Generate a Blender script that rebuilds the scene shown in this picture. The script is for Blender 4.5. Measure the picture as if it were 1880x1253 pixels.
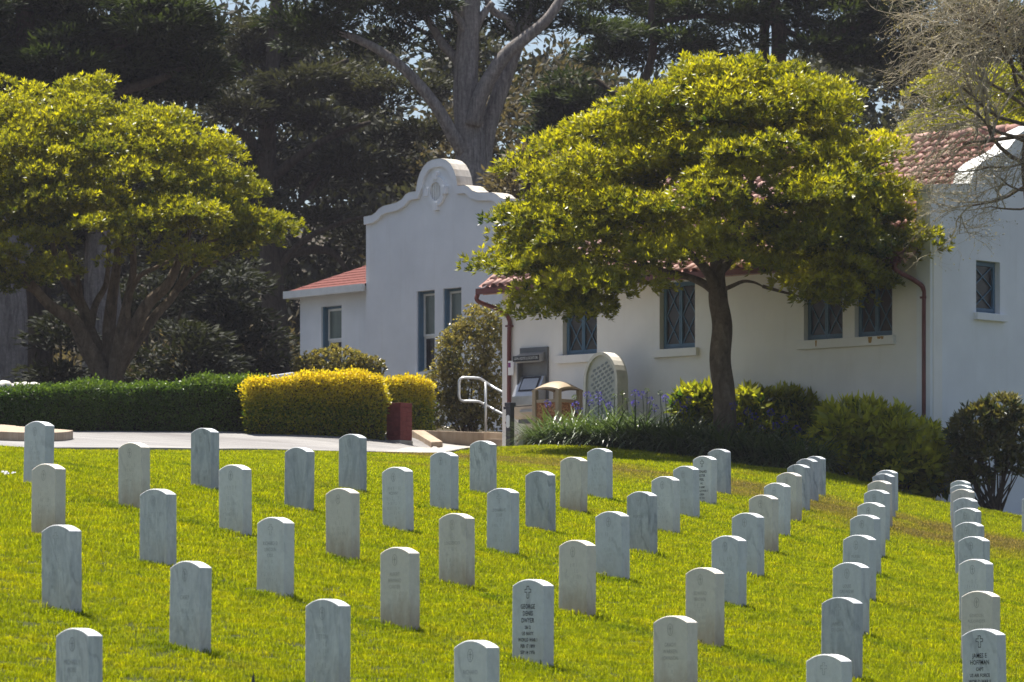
import bpy, bmesh, math, random
import numpy as np
from mathutils import Vector, Matrix
random.seed(7); RNG = np.random.default_rng(11)
R = math.radians
scene = bpy.context.scene
COL = scene.collection
for o in list(bpy.data.objects): bpy.data.objects.remove(o)

# ------------------------------------------------------------------ camera, sky, sun, exposure
F = 8100.0; CX = 940.0; YH = 1200.0           # focal length, centre column and horizon row, in photo pixels
cam_d = bpy.data.cameras.new('camera'); cam = bpy.data.objects.new('camera', cam_d); COL.objects.link(cam)
cam_d.sensor_width = 36.0; cam_d.lens = F / 1880 * 36.0
cam_d.shift_y = (YH - 626.5) / 1880
cam_d.clip_start = 0.5; cam_d.clip_end = 2000
cam.location = (0, 0, 0); cam.rotation_euler = (R(90), 0, 0)
cam_d.dof.use_dof = True; cam_d.dof.focus_distance = 50.0; cam_d.dof.aperture_fstop = 9.0
scene.camera = cam
SUN_EL, SUN_AZ = 71.0, -40.0                   # azimuth clockwise from +Y (straight ahead)
w = bpy.data.worlds.new('World'); scene.world = w; w.use_nodes = True
nt = w.node_tree; nt.nodes.clear()
sky = nt.nodes.new('ShaderNodeTexSky'); sky.sky_type = 'NISHITA'; sky.sun_disc = False
sky.sun_elevation = R(SUN_EL); sky.sun_rotation = R(SUN_AZ); sky.dust_density = 1.5; sky.air_density = 1.0
bg = nt.nodes.new('ShaderNodeBackground'); bg.inputs['Strength'].default_value = 0.06
wo = nt.nodes.new('ShaderNodeOutputWorld')
nt.links.new(sky.outputs[0], bg.inputs[0]); nt.links.new(bg.outputs[0], wo.inputs[0])
sd = bpy.data.lights.new('sun', 'SUN'); sun = bpy.data.objects.new('sun', sd); COL.objects.link(sun)
sd.energy = 5.0; sd.angle = R(0.53); sd.color = (1.0, 0.95, 0.86)
sv = Vector((math.sin(R(SUN_AZ)) * math.cos(R(SUN_EL)), math.cos(R(SUN_AZ)) * math.cos(R(SUN_EL)), math.sin(R(SUN_EL))))
sun.rotation_euler = sv.to_track_quat('Z', 'Y').to_euler(); sun.location = (-30, 40, 60)
vs = scene.view_settings; vs.view_transform = 'Standard'; vs.look = 'None'; vs.exposure = 1.2; vs.gamma = 1.0
scene.render.engine = 'CYCLES'
scene.cycles.max_bounces = 8; scene.cycles.transparent_max_bounces = 8; scene.cycles.transmission_bounces = 6

# ------------------------------------------------------------------ helpers
def at(px, py, D):
    """photo pixel + distance along the view axis -> point"""
    return Vector(((px - CX) / F * D, D, (YH - py) / F * D))

def node_mat(name):
    m = bpy.data.materials.new(name); m.use_nodes = True
    nt = m.node_tree; nt.nodes.clear()
    out = nt.nodes.new('ShaderNodeOutputMaterial')
    return m, nt, out
def N(nt, t, **kw):
    n = nt.nodes.new(t)
    for k, v in kw.items():
        if k in n.inputs: n.inputs[k].default_value = v
        else: setattr(n, k, v)
    return n
def ramp(nt, fac, stops):
    r = nt.nodes.new('ShaderNodeValToRGB'); e = r.color_ramp.elements
    while len(e) > 1: e.remove(e[-1])
    e[0].position = stops[0][0]; e[0].color = (*stops[0][1], 1)
    for p, c in stops[1:]:
        x = e.new(p); x.color = (*c, 1)
    nt.links.new(fac, r.inputs[0]); return r
def coords(nt, scale=(1, 1, 1), kind='Object', rnd=False):
    tc = nt.nodes.new('ShaderNodeTexCoord'); mp = nt.nodes.new('ShaderNodeMapping')
    mp.inputs['Scale'].default_value = scale
    nt.links.new(tc.outputs[kind], mp.inputs['Vector'])
    if rnd:
        oi = nt.nodes.new('ShaderNodeObjectInfo'); mul = nt.nodes.new('ShaderNodeMath'); mul.operation = 'MULTIPLY'
        mul.inputs[1].default_value = 57.0
        nt.links.new(oi.outputs['Random'], mul.inputs[0]); nt.links.new(mul.outputs[0], mp.inputs['Location'])
    return mp
def wpos(nt, scale=(1, 1, 1)):
    g = nt.nodes.new('ShaderNodeNewGeometry'); mp = nt.nodes.new('ShaderNodeMapping')
    mp.inputs['Scale'].default_value = scale
    nt.links.new(g.outputs['Position'], mp.inputs['Vector']); return mp
def noise(nt, vec, scale, detail=4, rough=0.55, dist=0.0):
    n = nt.nodes.new('ShaderNodeTexNoise'); n.inputs['Scale'].default_value = scale
    n.inputs['Detail'].default_value = detail; n.inputs['Roughness'].default_value = rough; n.inputs['Distortion'].default_value = dist
    nt.links.new(vec.outputs[0], n.inputs['Vector']); return n
def mix(nt, fac, a, b, blend='MIX'):
    m = nt.nodes.new('ShaderNodeMixRGB'); m.blend_type = blend
    for i, v in ((0, fac), (1, a), (2, b)):
        if isinstance(v, (int, float)): m.inputs[i].default_value = v
        elif isinstance(v, tuple): m.inputs[i].default_value = (*v, 1)
        else: nt.links.new(v, m.inputs[i])
    return m
def bump(nt, h, strength, dist):
    b = nt.nodes.new('ShaderNodeBump'); b.inputs['Strength'].default_value = strength; b.inputs['Distance'].default_value = dist
    nt.links.new(h, b.inputs['Height']); return b
def pbr(nt, out, col, rough=0.8, spec=0.3, metal=0.0, nrm=None):
    p = nt.nodes.new('ShaderNodeBsdfPrincipled')
    if isinstance(col, tuple): p.inputs['Base Color'].default_value = (*col, 1)
    else: nt.links.new(col, p.inputs['Base Color'])
    if isinstance(rough, float): p.inputs['Roughness'].default_value = rough
    else: nt.links.new(rough, p.inputs['Roughness'])
    p.inputs['Specular IOR Level'].default_value = spec; p.inputs['Metallic'].default_value = metal
    if nrm: nt.links.new(nrm.outputs[0], p.inputs['Normal'])
    nt.links.new(p.outputs[0], out.inputs[0]); return p

def simple(name, col, rough=0.7, spec=0.3, metal=0.0, var=0.18, scale=6.0, b=0.0):
    m, nt, out = node_mat(name); v = coords(nt, rnd=True); n = noise(nt, v, scale, 6, 0.62)
    lo = tuple(c * (1 - var) for c in col); hi = tuple(min(1, c * (1 + var)) for c in col)
    r = ramp(nt, n.outputs[0], [(0.3, lo), (0.7, hi)])
    nb = bump(nt, noise(nt, v, scale * 9, 4).outputs[0], b, 0.01) if b else None
    pbr(nt, out, r.outputs[0], rough, spec, metal, nb); return m

def leaf_mat(name, lo, hi, trans, tmix=0.35, rough=0.42, spec=0.4):
    """leaf: colour runs lo->hi with the per-leaf attribute 'tint'; some light passes through"""
    m, nt, out = node_mat(name)
    a = nt.nodes.new('ShaderNodeAttribute'); a.attribute_name = 'tint'
    r = ramp(nt, a.outputs['Fac'], [(0.0, lo), (1.0, hi)])
    p = nt.nodes.new('ShaderNodeBsdfPrincipled'); nt.links.new(r.outputs[0], p.inputs['Base Color'])
    p.inputs['Roughness'].default_value = rough; p.inputs['Specular IOR Level'].default_value = spec
    t = nt.nodes.new('ShaderNodeBsdfTranslucent')
    tc = mix(nt, 1.0, r.outputs[0], trans, 'MULTIPLY'); nt.links.new(tc.outputs[0], t.inputs[0])
    s = nt.nodes.new('ShaderNodeMixShader'); s.inputs[0].default_value = tmix
    nt.links.new(p.outputs[0], s.inputs[1]); nt.links.new(t.outputs[0], s.inputs[2]); nt.links.new(s.outputs[0], out.inputs[0])
    return m

def wloc(o):
    v = Vector((0, 0, 0))
    while o: v = v + o.location; o = o.parent
    return v
def tag(o, label=None, cat=None, group=None, kind=None):
    if label: o['label'] = label
    if cat: o['category'] = cat
    if group: o['group'] = group
    if kind: o['kind'] = kind
    return o
def empty(name, loc, label, cat, group=None):
    o = bpy.data.objects.new(name, None); COL.objects.link(o); o.location = loc; o.empty_display_size = 0.2
    return tag(o, label, cat, group)
def link(name, me, mat, parent=None, loc=None):
    o = bpy.data.objects.new(name, me); COL.objects.link(o)
    if mat and not me.materials: me.materials.append(mat)
    if parent: o.parent = parent
    if loc is not None: o.location = loc
    return o

class MB:
    """collects faces in world space; build() makes one mesh object of them"""
    def __init__(s): s.v = []; s.f = []; s.smooth = False
    def add(s, vs, fs):
        b = len(s.v); s.v += [tuple(x) for x in vs]; s.f += [tuple(i + b for i in f) for f in fs]
    def quad(s, a, b, c, d): s.add([a, b, c, d], [(0, 1, 2, 3)])
    def hexa(s, p):  # 8 points: bottom 4 ccw, top 4 ccw
        s.add(p, [(3, 2, 1, 0), (4, 5, 6, 7), (0, 1, 5, 4), (1, 2, 6, 5), (2, 3, 7, 6), (3, 0, 4, 7)])
    def box(s, c, sx, sy, sz, ax=Vector((1, 0, 0)), ay=Vector((0, 1, 0)), az=Vector((0, 0, 1))):
        c = Vector(c); x = ax * sx / 2; y = ay * sy / 2; z = az * sz / 2
        s.hexa([c - x - y - z, c + x - y - z, c + x + y - z, c - x + y - z, c - x - y + z, c + x - y + z, c + x + y + z, c - x + y + z])
    def tube(s, pts, rad, n=8, cap=True):
        pts = [Vector(p) for p in pts]; k = len(pts); b0 = len(s.v)
        up = Vector((0.13, 0.9, 0.41)).normalized()
        for i, p in enumerate(pts):
            d = (pts[min(i + 1, k - 1)] - pts[max(i - 1, 0)])
            d = d.normalized() if d.length > 1e-9 else Vector((0, 0, 1))
            a = d.cross(up)
            if a.length < 1e-3: a = d.cross(Vector((1, 0, 0)))
            a.normalize(); b = d.cross(a); r = rad[i] if hasattr(rad, '__len__') else rad
            for j in range(n):
                t = 2 * math.pi * j / n; s.v.append(tuple(p + a * (r * math.cos(t)) + b * (r * math.sin(t))))
        for i in range(k - 1):
            for j in range(n):
                a0 = b0 + i * n + j; a1 = b0 + i * n + (j + 1) % n
                s.f.append((a0, a1, a1 + n, a0 + n))
        if cap:
            s.f.append(tuple(b0 + j for j in range(n))[::-1]); s.f.append(tuple(b0 + (k - 1) * n + j for j in range(n)))
    def build(s, name, mat, parent=None, loc=None, smooth=False, kind=None, bevel=0.0):
        base = wloc(parent) if parent else Vector(loc if loc is not None else (0, 0, 0))
        me = bpy.data.meshes.new(name)
        me.from_pydata([(x - base.x, y - base.y, z - base.z) for x, y, z in s.v], [], s.f); me.update()
        if bevel:
            bm = bmesh.new(); bm.from_mesh(me); bmesh.ops.remove_doubles(bm, verts=bm.verts, dist=1e-5)
            bmesh.ops.recalc_face_normals(bm, faces=bm.faces)
            bmesh.ops.bevel(bm, geom=[e for e in bm.edges if len(e.link_faces) == 2 and e.calc_face_angle(0) > 0.5], offset=bevel, segments=2, profile=0.5, affect='EDGES')
            bm.to_mesh(me); bm.free()
        if smooth: me.shade_smooth()
        o = link(name, me, mat, parent, None if parent else base)
        if kind: o['kind'] = kind
        return o

def nrm(a): return a / np.maximum(np.linalg.norm(a, axis=1, keepdims=True), 1e-9)
def leaves(name, mat, P, A, S, L, W, tint, parent=None, loc=None, kind='stuff', bend=0.0):
    """N diamond leaves: base P, axis A, side S (unit), length L, width W, tint 0..1"""
    n = len(P); L = np.broadcast_to(np.asarray(L, float), (n,))[:, None]; W = np.broadcast_to(np.asarray(W, float), (n,))[:, None]
    base = np.array(wloc(parent) if parent else Vector(loc if loc is not None else (0, 0, 0)))
    Nn = np.cross(A, S)
    V = np.empty((n, 4, 3))
    V[:, 0] = P; V[:, 1] = P + A * L * 0.5 + S * W * 0.5 + Nn * L * bend; V[:, 3] = P + A * L * 0.5 - S * W * 0.5 + Nn * L * bend
    V[:, 2] = P + A * L
    V -= base
    me = bpy.data.meshes.new(name); me.vertices.add(n * 4); me.vertices.foreach_set('co', V.astype(np.float32).ravel())
    me.loops.add(n * 4); me.loops.foreach_set('vertex_index', np.arange(n * 4, dtype=np.int32))
    me.polygons.add(n); me.polygons.foreach_set('loop_start', np.arange(0, n * 4, 4, dtype=np.int32))
    try: me.polygons.foreach_set('loop_total', np.full(n, 4, dtype=np.int32))
    except Exception: pass
    at_ = me.attributes.new('tint', 'FLOAT', 'POINT'); at_.data.foreach_set('value', np.repeat(np.clip(tint, 0, 1), 4).astype(np.float32))
    me.update(calc_edges=True); me.validate()
    o = link(name, me, mat, parent, None if parent else tuple(base))
    if kind: o['kind'] = kind
    return o
def perp(A, rng=RNG):
    r = rng.normal(size=A.shape); s = np.cross(A, r); return nrm(s)
def rosettes(C, Nrm, k, L, W, tint, spread=0.9, jit=0.25, rng=RNG):
    """k leaves fanned round the direction Nrm at every centre C"""
    n = len(C); U = perp(Nrm, rng); Vv = np.cross(Nrm, U)
    P, A, S, LL, WW, T = [], [], [], [], [], []
    for j in range(k):
        th = 2 * np.pi * (j + rng.uniform(-.3, .3, n)) / k
        rad = (np.cos(th)[:, None] * U + np.sin(th)[:, None] * Vv)
        sp = spread * rng.uniform(.6, 1.3, n)[:, None]
        a = nrm(Nrm + rad * sp + rng.normal(scale=jit, size=(n, 3)))
        s = nrm(np.cross(a, Nrm + rng.normal(scale=.35, size=(n, 3))))
        P.append(C); A.append(a); S.append(s)
        LL.append(L * rng.uniform(.7, 1.2, n)); WW.append(W * rng.uniform(.8, 1.2, n)); T.append(tint + rng.normal(scale=.1, size=n))
    return [np.concatenate(x) for x in (P, A, S, LL, WW, T)]

def bezier(pts, n=8):
    """smooth polyline through points (Catmull-Rom)"""
    p = [Vector(x) for x in pts]; p = [p[0] * 2 - p[1]] + p + [p[-1] * 2 - p[-2]]; out = []
    for i in range(1, len(p) - 2):
        for k in range(n):
            t = k / n; a, b, c, d = p[i - 1], p[i], p[i + 1], p[i + 2]
            out.append(0.5 * ((2 * b) + (c - a) * t + (2 * a - 5 * b + 4 * c - d) * t * t + (3 * b - a - 3 * c + d) * t ** 3))
    out.append(p[-2]); return out
def taper(r0, r1, n, pw=1.0): return [r0 + (r1 - r0) * (i / (n - 1)) ** pw for i in range(n)]
def wobble(pts, amp):
    for i in range(1, len(pts) - 1): pts[i] = pts[i] + Vector((random.uniform(-amp, amp), random.uniform(-amp, amp), random.uniform(-amp, amp)))
    return pts
# ------------------------------------------------------------------ where the headstones stand
# (file counted from the right edge, place in the file): left edge, right edge, top row in the photo
ST = {(9,2):(42.1,98.5,774),(8,1):(57,119.8,852),(8,2):(217.4,275.7,813),(8,3):(350,402.8,786.4),
(7,0):(77,150,964),(7,1):(257,323.4,898),(7,2):(402.3,462.6,853.6),(7,3):(522,576,821.7),(7,4):(621.7,673,797.4),
(6,-1):(100.6,189,1153.6),(6,0):(309.6,388,1030.4),(6,1):(471,539.6,950),(6,2):(598,661,896.8),(6,3):(702.8,759.8,857.9),(6,4):(789,842,830),(6,5):(862.6,911.5,809.6),
(5,0):(560.6,642.6,1100),(5,1):(698,771,1005),(5,2):(806,871.7,942.8),(5,3):(893.6,952.8,896.8),(5,4):(966,1019,865),(5,5):(1028.5,1077.4,839.4),(5,6):(1077.9,1125,823.6),
(4,0):(831.8,919.5,1175.8),(4,1):(940.7,1016,1064),(4,2):(1025.5,1094,992),(4,3):(1093.6,1156,939.4),(4,4):(1150,1208,902.8),(4,5):(1196,1248.9,875),(4,6):(1236.6,1284.8,856),(4,7):(1271,1316,837.7),(4,8):(1300,1342,824.8),
(3,1):(1200,1281,1131),(3,2):(1258,1330,1042.5),(3,3):(1305.5,1370.7,984),(3,4):(1343.5,1403,942),(3,5):(1374.5,1429.4,909),(3,6):(1401,1451.5,887),(3,7):(1425,1472,868),(3,8):(1444,1487.6,853),(3,9):(1462,1503.7,842.5),(3,10):(1478,1516,838),
(2,1):(1480,1564.6,1201.5),(2,2):(1507.5,1582.8,1097),(2,3):(1528,1596,1033),(2,4):(1546.4,1608.5,982.6),(2,5):(1561.7,1617.7,945.6),(2,6):(1573,1625.7,923),(2,7):(1585,1634,899.8),(2,8):(1594,1639,883),(2,9):(1602,1644.5,870),(2,10):(1609,1649,863.6),
(1,2):(1768.8,1848,1155),(1,3):(1764.7,1835,1085.6),(1,4):(1760,1825,1027),(1,5):(1758,1818,985.4),(1,6):(1753,1807.8,959),(1,7):(1751.7,1802.5,933),(1,8):(1748.5,1795.8,914.4),(1,9):(1747,1790,898.5),(1,10):(1745,1786.6,890.6),(1,11):(1744,1782.7,882.6),
(0,11):(1877,1914,912)}
def lattice_D(c, t): return 27.47 + 3.827 * t + 1.0561 * (c - 4)
STONE_H = 0.60
tops = {k: at((v[0] + v[1]) / 2, v[2], lattice_D(*k)) for k, v in ST.items()}

# ------------------------------------------------------------------ the lie of the land (thin-plate spline)
ctl = [(p.x, p.y, p.z - STONE_H) for p in tops.values()]
for px, py, D in [(935,835,81),(1000,823,79.5),(1100,824,78.4),(1200,834,77.3),(1342,853,76),(1441,868,75.2),(1519,872,74.7),(1648,907,74),(1743,928,74),(1812,941,75.5),(1880,957,77),
                  (0,828,56),(200,830,58),(400,832,60),(560,834,65),(700,836,70),(820,836,76),
                  (0,796,72),(200,797,75),(450,798,78),(600,800,80),(730,804,82),(830,824,83),(920,826,84.5),(800,829,81.5),(775,828,79.5),(860,830,81.5)]:
    p = at(px, py, D); ctl.append((p.x, p.y, p.z))
ctl += [(-14, 60, 3.4), (-16, 40, 2.3), (-14, 24, 0.9), (14, 30, -1.6), (16, 50, 0.4), (17, 75, 1.6), (12, 85, 2.8), (0, 95, 4.9), (-14, 95, 5.4), (14, 95, 3.6),
        (0, 18, -1.45), (-6, 18, -0.7), (6, 18, -2.0), (0, 8, -1.75), (0, -5, -1.75), (-12, 5, -1.6), (12, 5, -1.9), (-25, 130, 7.5), (0, 130, 6.8), (25, 130, 5.5), (-40, 60, 5), (40, 60, 0)]
CT = np.array(ctl); SC = 30.0
def _U(r2): return np.where(r2 > 0, r2 * np.log(np.maximum(r2, 1e-12)), 0)
_n = len(CT); _xy = CT[:, :2] / SC
_K = _U(((_xy[:, None] - _xy[None]) ** 2).sum(-1)) + np.eye(_n) * 2e-5
_P = np.c_[np.ones(_n), _xy]
_sol = np.linalg.solve(np.block([[_K, _P], [_P.T, np.zeros((3, 3))]]), np.r_[CT[:, 2], np.zeros(3)])
def gz_arr(X, Y):
    q = np.c_[np.ravel(X), np.ravel(Y)].astype(float)
    qc = q.copy(); qc[:, 0] = np.clip(q[:, 0], -30, 30); qc[:, 1] = np.clip(q[:, 1], -8, 130)
    out = np.empty(len(q))
    for i in range(0, len(q), 20000):
        s = qc[i:i + 20000] / SC
        out[i:i + 20000] = _U(((s[:, None] - _xy[None]) ** 2).sum(-1)) @ _sol[:_n] + _sol[_n] + s @ _sol[_n + 1:]
    far = np.clip((q[:, 1] - 130) / 200, 0, 1)
    return (out + 26 * far ** 1.3).reshape(np.shape(X))
def gz(x, y): return float(gz_arr(np.array([x]), np.array([y]))[0])
def ground_at(px, D, dz=0.0):
    x = (px - CX) / F * D; return Vector((x, D, gz(x, D) + dz))

# far edge of the lawn as distance for each photo column
E_PX = [-400, 0, 110, 200, 400, 560, 700, 820, 925, 980, 1100, 1200, 1342, 1441, 1519, 1648, 1743, 1812, 1880, 2300]
E_D = [50, 55.5, 57, 58, 60, 65, 70, 76, 80.6, 80.2, 78.4, 77.3, 76, 75.2, 74.7, 74, 74, 75.5, 77, 80]
def lawn_edge(px): return np.interp(px, E_PX, E_D)
H_PX = [-400, 0, 200, 450, 600, 730, 830, 925]; H_D = [67, 72, 75, 78, 80, 82, 83.5, 84.5]
def hedge_line(px): return np.interp(px, H_PX, H_D)

# ------------------------------------------------------------------ ground materials
def m_lawn():
    m, nt, out = node_mat('lawn_soil'); v = wpos(nt)
    n1 = noise(nt, v, 0.35, 4); n2 = noise(nt, v, 30, 5, .7)
    c = ramp(nt, n2.outputs[0], [(.3, (.022, .030, .008)), (.7, (.075, .085, .02))])
    pbr(nt, out, c.outputs[0], 0.95, 0.1, 0, bump(nt, n2.outputs[0], .8, .03)); return m
def m_asphalt():
    m, nt, out = node_mat('asphalt'); v = wpos(nt)
    a = noise(nt, v, 0.45, 5, .6, .6); b = noise(nt, v, 70, 3, .7); c = noise(nt, wpos(nt, (.25, 1.3, 1)), 1.2, 4, .6, .4)
    base = ramp(nt, a.outputs[0], [(.3, (.20, .19, .19)), (.55, (.27, .26, .255)), (.75, (.33, .315, .30))])
    g = ramp(nt, b.outputs[0], [(.35, (.72, .72, .72)), (.65, (1.12, 1.12, 1.12))])
    st = ramp(nt, c.outputs[0], [(.42, (1, 1, 1)), (.62, (.80, .79, .78))])
    x = mix(nt, 1.0, base.outputs[0], g.outputs[0], 'MULTIPLY'); y = mix(nt, 1.0, x.outputs[0], st.outputs[0], 'MULTIPLY')
    pbr(nt, out, y.outputs[0], .9, .2, 0, bump(nt, b.outputs[0], .6, .01)); return m
def m_concrete(name, col, var=.22):
    m, nt, out = node_mat(name); v = wpos(nt)
    a = noise(nt, v, 1.6, 6, .65, .5); b = noise(nt, v, 60, 3, .7); c = noise(nt, wpos(nt, (6, 6, .7)), 1.5, 4, .6)
    lo = tuple(q * (1 - var) for q in col); hi = tuple(min(1, q * (1 + var)) for q in col)
    r = ramp(nt, a.outputs[0], [(.3, lo), (.7, hi)])
    s = ramp(nt, c.outputs[0], [(.38, (.70, .64, .56)), (.6, (1, 1, 1))])
    x = mix(nt, .6, r.outputs[0], s.outputs[0], 'MULTIPLY')
    pbr(nt, out, x.outputs[0], .88, .2, 0, bump(nt, b.outputs[0], .5, .006)); return m
def m_mulch():
    m, nt, out = node_mat('mulch'); v = wpos(nt); b = noise(nt, wpos(nt, (1, 2.5, 1)), 22, 5, .75)
    r = ramp(nt, b.outputs[0], [(.3, (.02, .012, .008)), (.55, (.07, .035, .022)), (.75, (.14, .08, .055))])
    pbr(nt, out, r.outputs[0], .95, .1, 0, bump(nt, b.outputs[0], 1, .05)); return m
def m_forest_floor():
    m, nt, out = node_mat('forest_floor'); v = wpos(nt); b = noise(nt, v, 3, 6, .7)
    r = ramp(nt, b.outputs[0], [(.3, (.02, .018, .012)), (.7, (.075, .06, .04))])
    pbr(nt, out, r.outputs[0], .95, .1); return m
M = {}
M['soil'] = m_lawn(); M['asphalt'] = m_asphalt(); M['mulch'] = m_mulch(); M['floor'] = m_forest_floor()
M['tan_conc'] = m_concrete('tan_concrete', (.38, .30, .225)); M['conc'] = m_concrete('pale_concrete', (.37, .35, .325))
M['kerb'] = m_concrete('kerb_concrete', (.30, .28, .26))

def sheet(name, px_list, d0, d1, nd, mat, dz=0.0):
    """a strip of ground between two distance curves, fanned along photo columns"""
    PX = np.array(px_list, float); T = np.linspace(0, 1, nd)
    D0 = np.array([d0(p) for p in PX]); D1 = np.array([d1(p) for p in PX])
    D = D0[:, None] + (D1 - D0)[:, None] * T[None]; X = (PX[:, None] - CX) / F * D
    Z = gz_arr(X, D) + dz
    b = MB(); b.v = [(float(X[i, j]), float(D[i, j]), float(Z[i, j])) for i in range(len(PX)) for j in range(nd)]
    b.f = [(i * nd + j, (i + 1) * nd + j, (i + 1) * nd + j + 1, i * nd + j + 1) for i in range(len(PX) - 1) for j in range(nd - 1)]
    o = b.build(name, mat, smooth=True); tag(o, kind='structure'); return o
# the land under everything, out to the horizon
gx = np.concatenate([np.linspace(-900, -40, 18), np.linspace(-36, 36, 73), np.linspace(40, 900, 18)])
gy = np.concatenate([[-300, -150, -60, -20], np.linspace(-6, 132, 93), np.linspace(140, 340, 21), [420, 600, 1000, 1600]])
GX, GY = np.meshgrid(gx, gy, indexing='ij'); GZ = gz_arr(GX, GY) - 0.09
b = MB(); ny = len(gy)
b.v = [(float(GX[i, j]), float(GY[i, j]), float(GZ[i, j])) for i in range(len(gx)) for j in range(ny)]
b.f = [(i * ny + j, (i + 1) * ny + j, (i + 1) * ny + j + 1, i * ny + j + 1) for i in range(len(gx) - 1) for j in range(ny - 1)]
tag(b.build('ground', M['floor'], smooth=True), kind='structure')
sheet('lawn', np.linspace(-900, 2800, 150), lambda p: 4.0, lawn_edge, 130, M['soil'])
road_px = np.linspace(-400, 925, 90)
sheet('road', road_px, lambda p: lawn_edge(p) + .12, lambda p: hedge_line(p) + 2.0, 40, M['asphalt'], 0.05)
sheet('planting_bed', np.linspace(931, 2300, 90), lawn_edge, lambda p: 92.0, 20, M['mulch'], -0.02)
# kerb lip along the road's lower edge (road stands a little above the grass)
kb = MB(); pts = [ground_at(p, float(lawn_edge(p)), 0) for p in np.linspace(-400, 925, 120)]
for a, c in zip(pts[:-1], pts[1:]):
    d = (c - a); nn = Vector((d.y, -d.x, 0)).normalized() * 0.0
    o1 = Vector((0, .14, 0)); 
    kb.hexa([a + Vector((0, 0, -.15)), c + Vector((0, 0, -.15)), c + o1 + Vector((0, 0, -.15)), a + o1 + Vector((0, 0, -.15)),
             a + Vector((0, 0, .058)), c + Vector((0, 0, .058)), c + o1 + Vector((0, 0, .058)), a + o1 + Vector((0, 0, .058))])
tag(kb.build('kerb', M['kerb']), kind='structure')
# rounded end of a tan concrete pavement at the left edge
pv = MB()
rim = [Vector((x, y, 0)) for x, y in [(-22, 62.3), (-12, 60.6), (-8.5, 59.2), (-7.1, 59.0), (-6.5, 59.4), (-6.22, 60.5), (-6.25, 62.5), (-6.6, 65.5), (-7.7, 69.0), (-9.5, 71), (-22, 72)]]
rim = bezier(rim, 6)
topz = [Vector((p.x, p.y, gz(p.x, p.y) + .17)) for p in rim]; botz = [Vector((p.x, p.y, gz(p.x, p.y) - .1)) for p in rim]
n_ = len(rim); cen = Vector((-11, 65.2, gz(-11, 65.2) + .17)); pv.add(topz + botz + [cen], [(i, i + 1, n_ + i + 1, n_ + i)[::-1] for i in range(n_ - 1)] + [(i, i + 1, 2 * n_) for i in range(n_ - 1)] + [(n_ - 1, 0, 2 * n_)])
tag(pv.build('pavement', M['tan_conc']), kind='structure')

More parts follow.
